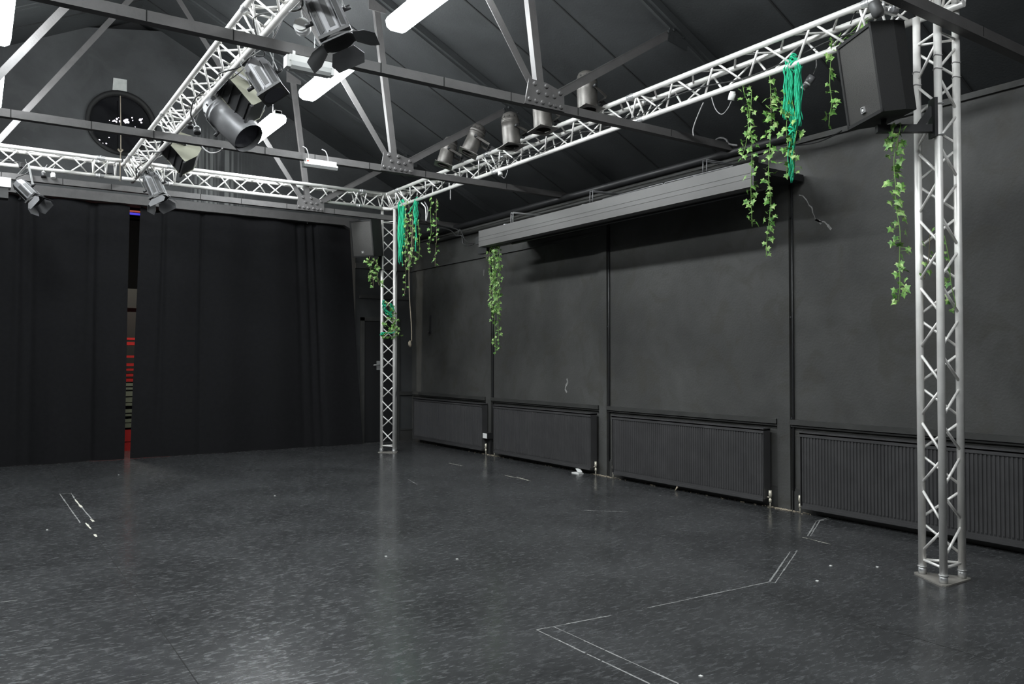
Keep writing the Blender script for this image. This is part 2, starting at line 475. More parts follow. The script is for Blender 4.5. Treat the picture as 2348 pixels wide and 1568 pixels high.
# door beside the stage opening, rail, skirting
D = thing('door_1', 'black door in the far corner beside the stage curtain', 'door', (6.05, YG, 0)); D['kind'] = 'structure'
M_door = mat('black_door_paint', (.010, .010, .011), .5)
MB().box((5.80, YG-.012, .01), (6.40, YG-.002, 2.17)).build('door_leaf', M_door, D)
MB().box((5.72, YG-.035, 0), (5.79, YG, 2.24)).box((6.41, YG-.035, 0), (6.48, YG, 2.24)).box((5.72, YG-.035, 2.18), (6.48, YG, 2.25)).build('door_frame', M_trim, D)
h = MB(); h.box((6.03, YG-.03, 1.30), (6.09, YG-.012, 1.46)); h.tube([(6.07, YG-.03, 1.39), (6.07, YG-.07, 1.39), (5.95, YG-.07, 1.385)], .011)
h.build('door_handle', M_pol, D)
struct('baseboard_back', MB().box((6.48, YG-.02, 0), (WX, YG, .19)).box((6.48, YG-.03, .19), (WX, YG, .215)), M_trim)
struct('trim_5', MB().box((5.7, YG-.03, 2.585), (6.68, YG, 2.64)), M_trim)
struct('trim_6', MB().box((6.48, YG-.03, .83), (WX, YG, .895)), M_trim)
struct('trim_7', MB().box((5.62, YG-.03, 3.115), (WX, YG, 3.21)), M_wall)

# ------------------------------------------------------------------ tape residue on the floor
def tape(pairs, m, wd=.007):
    mb = MB(); rnd = random.Random(len(pairs)*7)
    for a, b in pairs:
        A = at(*a, 2, 0.0); B = at(*b, 2, 0.0); d = B-A; L = d.length; d.normalize(); n = V((-d.y, d.x, 0))
        t = 0; off = 0
        while t < L:
            s_ = min(rnd.uniform(.05, .22), L-t); w_ = wd*rnd.uniform(.45, 1.15); off = rnd.uniform(-.0015, .0015)
            p = A+d*t+n*off; q = A+d*(t+s_)+n*off
            z = V((0, 0, .0012))
            mb.quad(p-n*w_/2+z, q-n*w_/2+z, q+n*w_/2+z, p+n*w_/2+z)
            t += s_+(rnd.uniform(.004, .02) if rnd.random() < .35 else 0)
    return mb.build('tape_residue', m, floor)
tape([((1230,1444),(1402,1411)), ((1230,1444),(1490,1568)), ((1270,1437),(1556,1568)), ((1485,1394),(1765,1334)), ((1765,1334),(1778,1336)), ((1765,1333),(1812,1265)), ((1778,1336),(1828,1262))], M_tape, .011)
tape([((1852,1229),(1872,1195)), ((1858,1229),(1880,1194)), ((1872,1195),(1900,1187)), ((1880,1194),(1908,1188)), ((1908,1188),(1953,1197))], M_tape, .012)
tape([((1840,1232),(1904,1248)), ((1852,1235),(1878,1241))], M_tape2, .010)
tape([((137,1132),(184,1199)), ((137,1132),(162,1131)), ((163,1130),(172,1145)), ((187,1163),(212,1192))], M_tape, .013)
tape([((172,1145),(187,1163)), ((196,1199),(209,1213)), ((209,1190),(215,1196)), ((217,1225),(221,1231))], M_tape2, .022)
tape([((1158,1090),(1218,1103)), ((1030,1062),(1060,1068)), ((1185,1094),(1212,1101))], M_tape2, .012)
tape([((0,1381),(40,1376)), ((935,1098),(958,1112)), ((1340,1170),(1440,1174))], M_tape, .012)
for px, py in ((108,1214),(885,1275),(1874,1331),(1607,1549),(2012,1299),(630,1136),(1048,1281),(1905,1296),(272,1088)):
    c = at(px, py, 2, .004)
    MB().box((c.x-.007, c.y-.009, .0), (c.x+.007, c.y+.009, .005)).build('paper_scrap', M_white, floor)

# rough debris line along the base of the right wall
mb = MB(); rnd = random.Random(11)
for i in range(330):
    y = rnd.choice([rnd.uniform(5.0, 12.9), rnd.gauss(5.05, .12), rnd.gauss(7.8, .15), rnd.gauss(10.5, .15)])
    if y > 13.2 or y < 2.6: continue
    L = rnd.uniform(.006, .03); a = rnd.uniform(-.6, .6)
    x = WX-.045-abs(rnd.gauss(0, .022))
    d = V((math.sin(a), math.cos(a), 0))*L
    mb.bar(V((x, y, .004))-d/2, V((x, y, .005))+d/2, .004, .004)
tag(mb.build('debris', M_deb), 'thin line of pale splinters and dust along the wall foot', 'debris', kind='stuff')

# ------------------------------------------------------------------ fluorescent lights
def fluoro(x, y, label, z=4.62, on=True):
    t = thing('fluorescent_light', label, 'light', (x, y, z), 'suspended fluorescent lights')
    L = 1.32
    MB().box((x-.04, y-L/2, z+.075), (x+.04, y+L/2, z+.11)).build('housing', M_white, t)
    prof = [(-.042, .078), (-.095, .066), (-.112, .03), (-.10, -.025), (-.06, -.052), (.06, -.052), (.10, -.025), (.112, .03), (.095, .066), (.042, .078)]
    mb = MB(); A = [mb._v((x+a, y-L/2+.02, z+b)) for a, b in prof]; B = [mb._v((x+a, y+L/2-.02, z+b)) for a, b in prof]
    mb.bm.faces.new(A); mb.bm.faces.new(B[::-1])
    for i in range(len(prof)-1):
        mb.bm.faces.new((A[i], B[i], B[i+1], A[i+1]))
    mb.build('diffuser', M_emit, t)
    for s in (-1, 1):
        yy = y+s*(L/2-.012)
        MB().box((x-.045, yy-.012, z+.060), (x+.045, yy+.012, z+.115)).build('end_cap', M_white, t)
        yc = y+s*.42
        mb = MB(); zt = roof_z(x)-.01; zz = z+.11; k = 0
        mb.tube([(x, yc, zz), (x, yc, zt)], .0035, 6)
        while zz < zt:
            dx = .006 if k % 2 else 0; dy = 0 if k % 2 else .006
            mb.bar((x, yc, zz), (x, yc, min(zz+.03, zt)), .010+dx, .005+dy, (0, 1, 0)); zz += .05; k += 1
        mb.build('chain', M_pol, t)
names = ['glaring tube light nearest the end gable, beside the lamp bar', 'largest glaring tube light, just behind the near tie beam', 'glaring tube light at the top edge right of the king strut']
for i, y in enumerate((10.92, 8.52, 6.12)): fluoro(3.26, y, names[i])
fluoro(.16, 8.6, 'glaring tube light cut by the top left corner of the view')
fluoro(.14, 11.15, 'glaring tube light peeping in at the left edge below another')
fluoro(3.26, 3.4, 'tube light above the view, level with the near column')
fluoro(3.26, .6, 'tube light above the view, right of the camera')
fluoro(.16, 5.9, 'tube light above the view, left of the second roof truss strut')
fluoro(.16, 3.1, 'tube light above the view, over the near floor seam')
fluoro(.16, .9, 'tube light directly above the camera')
# ------------------------------------------------------------------ steel roof trusses
def roof_truss(y, label):
    t = thing('roof_truss', label, 'roof truss', (RX, y, 3.6), 'steel roof trusses')
    CZt = 3.796
    XG = 4.15
    def zt(x): return CZt-.0052*abs(x-XG if x > RX else x-(2*RX-XG))
    for s in (1, -1):   # mirrored halves
        def X(x): return RX+s*(x-RX)
        # tie beam: inner and outer angle lengths, L-section (upright leg + bottom flange)
        segs = [(RX, CZt-.0), (XG, CZt), (7.9, CZt-.02)]
        mb = MB()
        for (xa, za), (xb, zb) in zip(segs, segs[1:]):
            mb.bar((X(xa), y, za-.0375), (X(xb), y, zb-.0375), .009, .075)
            mb.bar((X(xa), y+.035, za-.071), (X(xb), y+.035, zb-.071), .07, .008)
        mb.build('tie_beam', M_beam, t)
        for xj in (2.6, 3.16, 3.82, 4.56, 5.75):
            MB().box((X(xj)-.004, y-.0065, CZt-.073), (X(xj)+.004, y-.004, CZt+.001)).build('joint', M_seam, t)
        # rafter under the roof boards
        a = V((X(RX+.0), y, roof_z(RX)-.05)); b = V((X(7.95), y, roof_z(7.95)-.05))
        MB().bar(a, b, .11, .08).bar(a-V((0,0,.05)), b-V((0,0,.05)), .02, .05).build('rafter', M_ceil, t)
        # gusset plate with bolts
        yp = y-.016
        g = [(3.998-.0, 3.947), (3.955, 3.722), (4.392, 3.722), (4.380, 3.915), (4.385, 3.91)]
        g = [(3.998, 3.950), (3.955, 3.722), (4.392, 3.722), (4.384, 3.893), (4.19, 3.945)]
        mb = MB(); A = [mb._v((X(a_), yp-.006, b_)) for a_, b_ in g]; B = [mb._v((X(a_), yp+.006, b_)) for a_, b_ in g]
        mb.bm.faces.new(A); mb.bm.faces.new(B[::-1])
        for i in range(5): mb.bm.faces.new((A[i], A[(i+1)%5], B[(i+1)%5], B[i]))
        gp = mb.build('gusset_plate', M_beam, t)
        for bx_, bz_ in ((4.057,3.912),(4.183,3.912),(4.337,3.878),(4.095,3.847),(4.189,3.838),(4.271,3.838),(4.0,3.768),(4.072,3.764),(4.142,3.762),(4.223,3.760),(4.282,3.758),(4.347,3.756)):
            Mb = Matrix.Translation((X(bx_), yp-.006, bz_)) @ Matrix.Rotation(PI/2, 4, 'X')
            MB(Mb).lathe([(.022, 0), (.022, .003), (.0185, .004), (.0185, .015), (.014, .019)], 8).build('bolt', M_beam, gp)
        # web members
        top = (X(3.905), y+.015, roof_z(3.905)-.10)
        MB().bar((X(4.15), y+.012, 3.90), top, .075, .008, (0,1,0)).bar((X(4.12), y+.045, 3.90), (top[0]-s*.03, y+.045, top[2]), .008, .065, (0,1,0)).build('king_strut', M_beam, t)
        MB().bar((X(4.03), y+.004, 3.925), (X(2.14), y+.004, RZ-.10), .068, .008, (0,1,0)).build('web_strut', M_beam, t)
        mb = MB().bar((X(4.31), y+.004, 3.86), (X(5.82), y+.004, 4.80), .080, .008, (0,1,0))
        mb.bar((X(4.31)-s*.02, y+.02, 3.89), (X(5.82)-s*.02, y+.02, 4.83), .006, .05, (0,1,0))
        mb.build('web_strut', M_beam, t)
        # heel of the strut: small plate and bolts on the rafter
        pl = MB().bar((X(5.72), y-.006, 4.75), (X(5.98), y-.006, 4.70), .010, .16, (0,0,1)).build('rafter_plate', M_ceil, t)
        for bx_, bz_ in ((5.71,4.76),(5.78,4.795),(5.86,4.83),(5.92,4.75)):
            Mb = Matrix.Translation((X(bx_), y-.011, bz_)) @ Matrix.Rotation(PI/2, 4, 'X')
            MB(Mb).lathe([(.017, 0), (.017, .01), (.011, .016)], 8).build('bolt', M_ceil, pl)
        MB().box((X(3.905)-.10, y-.008, roof_z(3.905)-.24), (X(3.905)+.12, y+.004, roof_z(3.905)-.07)).build('rafter_plate', M_beam, t)
    return t
roof_truss(2.70, 'steel roof truss crossing the top right corner before the near column')
roof_truss(5.67, 'nearest steel roof truss, tie beam across the middle with bolted plate')
roof_truss(8.64, 'second steel roof truss, behind the largest glaring light')
roof_truss(11.61, 'farthest steel roof truss, in front of the end truss and curtain')
roof_truss(-.27, 'steel roof truss overhead beside the camera')

# ------------------------------------------------------------------ aluminium lighting trusses
def lattice(name, label, P0, P1, offs, nb, kind='aluminium lighting trusses', faces=((0,1),(1,2),(2,0)), rings=True, joints=(), skip=None, start=.05, phase=(0,0,0), chord_ext=None, root=None):
    """triangular truss. offs: three offset vectors from the axis line; nb: number of half pitches"""
    P0 = V(P0); P1 = V(P1); d = (P1-P0); L = d.length; d.normalize()
    t = root or thing(name, label, 'truss', P0 if d.z > .5 else V((P0.x, P0.y, P0.z-.2)), kind)
    offs = [V(o) for o in offs]
    for i, o in enumerate(offs):
        a, b = P0+o, P1+o
        if chord_ext: a = a-d*chord_ext[i][0]; b = b+d*chord_ext[i][1]
        MB().tube([a, b], .025, 16).build('chord', M_alu, t)
    hp = (L-2*start)/nb
    for fi, (i, j) in enumerate(faces):
        for k in range(nb):
            a, b = (i, j) if (k+phase[fi]) % 2 == 0 else (j, i)
            p = P0+offs[a]+d*(start+k*hp+.018); q = P0+offs[b]+d*(start+(k+1)*hp-.018)
            dr = (q-p).normalized()
            MB().tube([p+dr*.012, q-dr*.012], .0095, 8).build('brace', M_alu2, t)
        if rings:
            for s_ in (start*.55, L-start*.55):
                p = P0+offs[i]+d*s_; q = P0+offs[j]+d*s_
                MB().tube([p, q], .0095, 8).build('brace', M_alu2, t)
    for s_ in joints:
        for o in offs:
            c = P0+o+d*s_
            MB().tube([c-d*.05, c-d*.045, c+d*.045, c+d*.05], [.026, .0285, .0285, .026], 16).tube([c-d*.012, c+d*.012], .031, 16).tube([c+V((0,0,.034)), c-V((0,0,.034))], .005, 6).build('coupler', M_pol, t)
            p0, p1 = 0, 1
        for i, j in faces:
            for ds in (-.075, .075):
                MB().tube([P0+offs[i]+d*(s_+ds), P0+offs[j]+d*(s_+ds)], .0095, 8).build('brace', M_alu2, t)
    return t
# right-hand run, along Y
TX, TZ = 5.42, 4.114
offR = [(0,0,0), (.24,0,0), (.12,0,-.208)]
lattice('lighting_truss', 'long aluminium lattice truss above the right wall, between the two columns', (TX, 2.99, TZ), (TX, 11.57, TZ), offR, 34, joints=(.35, 2.9, 5.6, 8.2), start=.08)
# back run, along X in front of the gable
BY = 11.567
offB = [(0,0,0), (0,.24,0), (0,.12,-.208)]
lattice('lighting_truss', 'aluminium lattice truss across the end of the room above the curtain, right part', (1.95, BY, TZ), (TX, BY, TZ), offB, 13, joints=(.25, 3.05), start=.1)
lattice('lighting_truss', 'aluminium lattice truss across the end of the room, left part', (-1.9, BY, TZ), (1.59, BY, TZ), offB, 13, joints=(.4, 3.25), start=.1)
# middle run, along Y
MXc = 1.646
lattice('lighting_truss', 'aluminium lattice truss over mid room carrying the stage lamps', (MXc, 2.99, TZ), (MXc, 11.57, TZ), offR, 34, joints=(3.0, 6.1, 8.2), start=.08)
# front run
FY = 2.75
lattice('lighting_truss', 'aluminium lattice truss crossing above the near column', (-1.9, FY, TZ), (TX, FY, TZ), offB, 28, joints=(1., 4., 7.), start=.1)
# mid junction and corner blocks
def block(cx, cy, label, extra=()):
    t = thing('truss_corner', label, 'truss corner', (cx, cy, TZ-.21), 'truss corner blocks')
    a = .12
    for z, dd in ((TZ, a), (TZ, -a)):
        MB().tube([(cx+dd, cy-a-.03, z), (cx+dd, cy+a+.03, z)], .0252, 14).build('chord', M_alu, t)
        MB().tube([(cx-a-.03, cy+dd, z), (cx+a+.03, cy+dd, z)], .0252, 14).build('chord', M_alu, t)
    MB().tube([(cx, cy-a-.03, TZ-.208), (cx, cy+a+.03, TZ-.208)], .0252, 14).build('chord', M_alu, t)
    MB().tube([(cx-a-.03, cy, TZ-.208), (cx+a+.03, cy, TZ-.208)], .0252, 14).build('chord', M_alu, t)
    for sx in (-1, 1):
        for sy in (-1, 1):
            MB().tube([(cx+sx*a, cy+sy*a, TZ-.01), (cx, cy, TZ-.2)], .0095, 8).build('brace', M_alu2, t)
            MB().tube([(cx+sx*a, cy+sy*a, TZ-.01), (cx+sx*a*.3, cy+sy*a*1.1, TZ-.2)], .0095, 8).build('brace', M_alu2, t)
    return t
block(TX+.12, BY+.12, 'aluminium corner block on top of the far column')
block(MXc+.12, BY+.12, 'aluminium junction block where the lamp truss meets the end truss')
block(TX+.12, FY+.12, 'aluminium corner block on top of the near column')
block(MXc+.12, FY+.12, 'aluminium junction block at the near end of the lamp truss')
# columns
def column(cx, cy, s, label, ztop, nb, exts):
    offs = [(0, .1386*s, 0), (-.12, -.0693*s, 0), (.12, -.0693*s, 0)]
    zb = .062
    t = thing('truss_column', label, 'truss column', (cx, cy, 0), 'aluminium truss columns')
    lattice('', '', (cx, cy, zb), (cx, cy, ztop), offs, nb, start=.085, root=t, chord_ext=exts, phase=(0, 0, 0))
    # triangular base plate with rounded corners
    pts = []
    for i, o in enumerate(offs):
        dirv = V((o[0], o[1], 0)).normalized(); c = V((cx+o[0], cy+o[1], 0))+dirv*.022
        for a in (-55, -20, 20, 55):
            ca, sa = math.cos(math.radians(a*(-1 if s > 0 else -1))), math.sin(math.radians(a*(-1)))
            pts.append((c+V((dirv.x*ca-dirv.y*sa, dirv.x*sa+dirv.y*ca, 0))*.034))
    cen = V((cx, cy, 0)); pts.sort(key=lambda p: math.atan2(p.y-cen.y, p.x-cen.x))
    MB().prism([(p.x, p.y) for p in pts], 0.0005, .010).build('base_plate', M_plate, t)
    for o in offs:
        c = V((cx, cy, 0))+V(o)
        mb = MB(); mb.tube([c+V((0,0,.010)), c+V((0,0,.062))], .0265, 16); mb.tube([c+V((0,0,.058)), c+V((0,0,.066))], .031, 16)
        mb.tube([c+V((-.036,0,.045)), c+V((.036,0,.045))], .004, 6)
        mb.build('coupler', M_pol, t)
    return t
cn = column(5.463, 2.868, 1, 'near aluminium truss column at the right edge, with speaker bracket', 3.74, 15, [(0,.15),(0,.38),(0,.38)])
cf = column(5.548, 11.69, -1, 'far aluminium truss column in the corner beside the curtain', 3.74, 15, [(0,.16),(0,.16),(0,.16)])

# ------------------------------------------------------------------ radiators
def radiator(ya, yb, label, valves):
    t = thing('radiator', label, 'radiator', (6.66, (ya+yb)/2, .08), 'long panel radiators')
    xf, z0, z1 = 6.60, .085, .785
    n = int(round((yb-ya)/.0333)); p = (yb-ya-.04)/n
    mb = MB()
    prof = []
    for i in range(n):
        y = ya+.02+i*p
        prof += [(xf+.008, y), (xf+.008, y+p*.3), (xf, y+p*.45), (xf, y+p*.85)]
    prof.append((xf+.008, yb-.02))
    rows = []
    for z, k in ((z0+.002, 1), (z0+.028, 1), (z0+.045, 0), (z1-.045, 0), (z1-.028, 1), (z1, 1)):
        rows.append([mb._v(((xf+.008 if k else x), y, z)) for x, y in prof])
    for A, B in zip(rows, rows[1:]):
        for i in range(len(A)-1): mb.bm.faces.new((A[i], A[i+1], B[i+1], B[i]))
    mb.build('front_panel', M_rad, t)
    MB().box((xf+.09, ya+.02, z0), (xf+.10, yb-.02, z1)).build('rear_panel', M_rad, t)
    mb = MB().box((xf-.006, ya, z1-.012), (xf+.105, yb, z1+.012)); mb.box((xf-.006, ya, z1-.038), (xf-.002, yb, z1))
    mb.build('top_cover', M_rad, t)
    # notched lower edge
    mb = MB().box((xf-.004, ya+.015, z0-.022), (xf+.10, yb-.015, z0+.004))
    mb.build('bottom_rail', M_rad, t)
    for y in (ya, yb):
        MB().box((xf, y-.006 if y == yb else y, z0), (xf+.10, y if y == yb else y+.006, z1)).build('side_cover', M_rad, t)
    for y, sgn in valves:
        yy = y+sgn*.035
        v = MB().tube([(xf+.05, y, z0+.02), (xf+.05, yy, z0+.02)], .009, 8).tube([(xf+.05, yy, .0), (xf+.05, yy, z0+.02)], .008, 8)
        v.tube([(xf+.05, yy, z0-.03), (xf+.05, yy, z0+.005)], .014, 8).tube([(xf+.05, yy, z0+.02), (xf+.05, yy, z0+.05), (xf+.05, yy, z0+.09)], [.013, .018, .015], 10)
        v.build('valve', M_valve, t)
    return t
radiator(10.60, 12.95, 'farthest long black radiator, nearest the corner', [(10.60, -1)])
radiator(7.95, 10.28, 'second long black radiator from the corner, with a white scrap under its end', [(7.95, -1), (10.28, 1)])
radiator(5.24, 7.54, 'third long black radiator from the corner, cream valve at its right foot', [(5.24, -1), (7.54, 1)])
radiator(2.46, 4.82, 'nearest long black radiator, passing behind the near column', [(4.82, 1)])
# conduits down the pilasters
for y, l, z0 in ((2.26, 'thin black conduit down the wall right of the near column', 0), (5.01, 'thin black conduit down the pilaster left of the near radiator', .0), (7.77, 'thin black conduit down the middle pilaster', 0), (10.52, 'thin black conduit down the pilaster behind the long ivy', .2)):
    mb = MB().tube([(WX-.012, y-.02, z0), (WX-.012, y-.02, 3.6)], .011, 8)
    for z in (.9, 1.9, 2.9): mb.box((WX-.026, y-.014, z), (WX-.0, y+.014, z+.02))
    tag(mb.build('conduit', M_black), l, 'conduit', 'wall conduits')
# switch box with its conduit
t = thing('switch_box', 'white faced socket box on the pilaster between the two far radiators', 'switch', (WX-.04, 10.55, .25))
MB().box((WX-.135, 10.47, .255), (WX-.034, 10.595, .345)).build('back_box', M_black, t)
MB().box((WX-.142, 10.476, .262), (WX-.135, 10.590, .338)).build('face_plate', M_white, t)
MB().box((WX-.07, 10.49, 0), (WX-.034, 10.53, .255)).build('trunking', M_black, t)
p = at(1338, 1081, 2, .02)
mb = MB(); mb.box((6.52, 8.10, 0), (6.60, 8.25, .012)).bar((6.56, 8.12, .02), (6.60, 8.22, .055), .06, .006)
tag(mb.build('crumpled_card', M_white), 'crumpled white card scrap on the floor under a radiator end', 'card')
tag(MB().tube([(6.60, 6.47, .002), (6.61, 6.44, .05), (6.63, 6.47, .075)], [.004, .012, .004], 6).build('wood_chip', M_deb), 'pale splinter stuck below the third radiator', 'splinter')
MBh = MB().box((WX-.02, 12.55, 1.95), (WX, 12.60, 2.27)); MBh.tube([(WX-.01, 12.57, 1.97), (WX-.05, 12.57, 1.95), (WX-.05, 12.57, 1.99)], .012, 8)
tag(MBh.build('wall_hook', M_black), 'black hook bar on the right wall near the corner', 'hook')

# ------------------------------------------------------------------ projection screen housing and pipes
t = thing('screen_housing', 'long grey boxed projection screen housing high on the right wall', 'screen housing', (6.05, 7.2, 3.085))
M_house = mat('grey_ribbed_housing', (.105, .102, .099), .5, metal=.15, var=.06, vscale=3)
ya, yb, xf = 4.826, 9.62, 5.93
HZ = lambda z: 1.494+(z-1.494)*.9123
prof = [(xf, 3.238), (xf, 3.318), (xf+.004, 3.320), (xf+.004, 3.324), (xf, 3.326), (xf, 3.372), (xf+.004, 3.374), (xf+.004, 3.378), (xf, 3.380), (xf, 3.488), (xf+.23, 3.488), (xf+.23, 3.238), (xf+.15, 3.238), (xf+.15, 3.25), (xf+.12, 3.25), (xf+.12, 3.238)]
prof = [(x, HZ(z)) for x, z in prof]
mb = MB(); A = [mb._v((x, ya, z)) for x, z in prof]; B = [mb._v((x, yb, z)) for x, z in prof]
for i in range(len(prof)): mb.bm.faces.new((A[i], A[(i+1)%len(prof)], B[(i+1)%len(prof)], B[i]))
mb.bm.faces.new(A[::-1]); mb.bm.faces.new(B)
mb.build('casing', M_house, t)
zt_ = HZ(3.488); zb_h = HZ(3.238)
MB().box((xf+.005, ya-.02, zb_h), (xf+.225, ya, zt_)).build('end_cap', M_black, t)
MB().tube([(xf+.165, ya+.1, zb_h-.012), (xf+.165, yb-.6, zb_h-.012)], .013, 8).build('bottom_bar', M_black, t)
MB().box((xf+.23, ya+.02, 3.235), (WX-.023, yb-.02, 3.30)).build('shade_board', M_black, t)  # board added to stop light passing over the casing onto the wall
MB().box((xf+.02, yb, zb_h+.05), (xf+.20, yb+.12, zb_h+.15)).box((xf+.12, yb-.02, zb_h-.07), (xf+.20, yb+.22, zb_h+.01)).build('motor_box', M_black, t)
for y in (5.5, 7.27, 8.95):
    b = MB().box((xf+.05, y-.05, zt_), (xf+.23, y+.05, zt_+.012))
    for dy in (-.025, .025): b.tube([(xf+.12, y+dy, zt_+.01), (xf+.12, y+dy, zt_+.17), (6.72, y+dy, 3.50)], .008, 6)
    b.tube([(xf+.03, y+.07, zt_+.01), (xf+.22, y-.07, zt_+.02)], .009, 6)
    b.build('bracket', M_pol if y > 8.5 else M_fix, t)
tag(MB().tube([(6.69, 4.9, 3.655+.045), (6.69, 13.25, 3.655+.045)], .045, 14).build('pipe', M_black), 'upper black pipe running along the top of the right wall', 'pipe', 'wall top pipes')
tag(MB().tube([(6.70, 5.4, 3.575), (6.70, 12.4, 3.575), (6.705, 12.5, 3.575)], .035, 14).build('pipe', M_trim), 'lower pipe running just above the screen housing', 'pipe', 'wall top pipes')
tag(MB().tube([(6.0, 5.1, 3.34), (6.0, 6.0, 3.345), (6.0, 6.02, 3.325), (6.0, 6.04, 3.345), (6.0, 7.0, 3.335)], .008, 8).build('pipe', M_fix), 'thin bright-edged pipe lying on the screen housing', 'pipe', 'wall top pipes')

# ------------------------------------------------------------------ curtains
def curtain(x0t, x0b, x1t, x1b, label, seed, ztop=3.812, dip=None):
    rnd = random.Random(seed); n = 220; m = 26
    t = thing('curtain', label, 'curtain', ((x0b+x1b)/2, YG-.18, 0), 'black stage curtains')
    ph = [(rnd.uniform(2.2, 9), rnd.uniform(0, 6.3), rnd.uniform(.2, 1)) for _ in range(7)]
    wt = sum(p[2] for p in ph)
    W = abs(x1t-x0t)
    pleats = [(rnd.random(), rnd.uniform(.02, .05), rnd.uniform(.03, .06)) for _ in range(int(W*1.5))]
    mb = MB(); rows = []
    for j in range(m+1):
        v = j/m; row = []
        for i in range(n+1):
            u = i/n
            x = (x0t+(x1t-x0t)*u)*(1-v)+(x0b+(x1b-x0b)*u)*v
            y = sum(math.sin(W*u*f+a+v*.5*math.sin(a*3))*k for f, a, k in ph)/wt*.06
            for c, ww, dp in pleats:
                du = (u-c)*W
                y += dp*math.exp(-(du/(ww*(1+v*.8)))**2)*(1-.45*v)
            y += .012*math.sin(u*W*2.1+v*7+seed)
            sag = .016*abs(math.sin(PI*u*W/.52))
            z = (ztop-sag)*(1-v)+.003*v
            if dip: z -= dip[2]*math.exp(-((x-dip[0])/dip[1])**2)*(1-v)**3
            row.append(mb._v((x, YG-.175+y, max(z, .002))))
        rows.append(row)
    for A, B in zip(rows, rows[1:]):
        for i in range(n):
            f = mb.bm.faces.new((A[i], A[i+1], B[i+1], B[i])); f.smooth = True
    c = mb.build('cloth', M_curt, t)
    for i in range(int(W/.52)+1):
        x = x0t+(x1t-x0t)*min(1, i*.52/W)
        MB().box((x-.004, YG-.185, ztop-.02), (x+.004, YG-.165, ztop+.05)).build('tie', M_white if i % 3 == 2 else M_black, t)
    return t
curtain(-1.88, -1.88, 1.925, 1.885, 'black stage curtain left of the narrow gap', 4, 3.812)
curtain(2.075, 1.965, 5.44, 5.70, 'wide black stage curtain right of the narrow gap, hem slanting at its corner', 9, 3.812, (2.30, .12, .06))
MB_ = MB().tube([(OX0, YG-.16, 3.84), (5.55, YG-.16, 3.80)], .012, 8)
tag(MB_.build('curtain_rail', M_black), 'thin black rail under the header board carrying the curtains', 'rail')

# things stored behind the gap
M_crate = mat('worn_red_plastic', (.62, .03, .028), .5, emit=0)
def slats(x0, x1, y, zs, m, label, name='stacked_seating', cat='seating'):
    t = thing(name, label, cat, ((x0+x1)/2, y+.25, zs[0][0]), 'stacked seating behind the curtain')
    for a, b in zs: MB().box((x0, y, a), (x1, y+.5, b)).build('seat_panel', m, t)
    MB().box((x0+.1, y+.06, zs[0][0]), (x0+.14, y+.44, zs[-1][1])).box((x1-.14, y+.06, zs[0][0]), (x1-.1, y+.44, zs[-1][1])).build('frame', M_black, t)
    return t
yb_ = 14.3
zled = at(308, 486, 1, 16.2).z
def zz(py): return at(298, py, 1, yb_).z
def zs(l): return [(zz(b), zz(a)) for a, b in l][::-1]
slats(1.55, 2.75, yb_, [(.0, zz(1014)), ]+[(zz(1012), zz(985))], M_crate, 'red stacked seats lowest behind the curtain gap')
slats(1.55, 2.75, yb_, zs([(878,885),(888,893),(897,908),(911,922),(924,930),(938,946),(949,954),(960,968),(970,980)]), M_greyg, 'grey green folded seats in the middle of the stack behind the curtain gap')
slats(1.55, 2.75, yb_, zs([(774,779),(784,791),(815,820),(833,839),(845,850),(857,863),(868,875)]), M_crate, 'red stacked seats on top behind the curtain gap')
tag(MB().box((1.6, 15.2, 0), (2.9, 15.7, 2.72)).box((1.6, 15.15, 2.38), (2.9, 15.2, 2.42)).build('cupboard', mat('dark_green_grey', (.006,.0065,.005), .7)), 'tall dark cupboard glimpsed through the curtain gap', 'cupboard')
tag(MB().box((1.9, 16.2, zled), (2.62, 16.24, zled+.028)).build('led_reflection', M_redrefl), 'dim red LED reflection high behind the curtain gap, made as a glowing bar', 'light strip', 'coloured reflections')  # glowing bars stand in for a red and blue LED reflection
tag(MB().box((1.9, 16.2, zled-.05), (2.62, 16.24, zled-.015)).build('led_reflection', M_bluerefl), 'blue LED reflection high behind the curtain gap, made as a glowing bar', 'light strip', 'coloured reflections')
t = thing('bulkhead_light', 'small ceiling lamp inside the stage store behind the curtains', 'light', (2.2, 13.75, 4.2))
MB().lathe([(.10, 4.2), (.10, 4.28)], 20, c=(2.0, 13.8, 0)).build('base', M_white, t)
MB().lathe([(.0, 4.15), (.06, 4.16), (.09, 4.2)], 20, c=(2.0, 13.8, 0)).build('lens', mat('bulkhead_emitter', (1, .95, .85), .5, emit=1500), t)

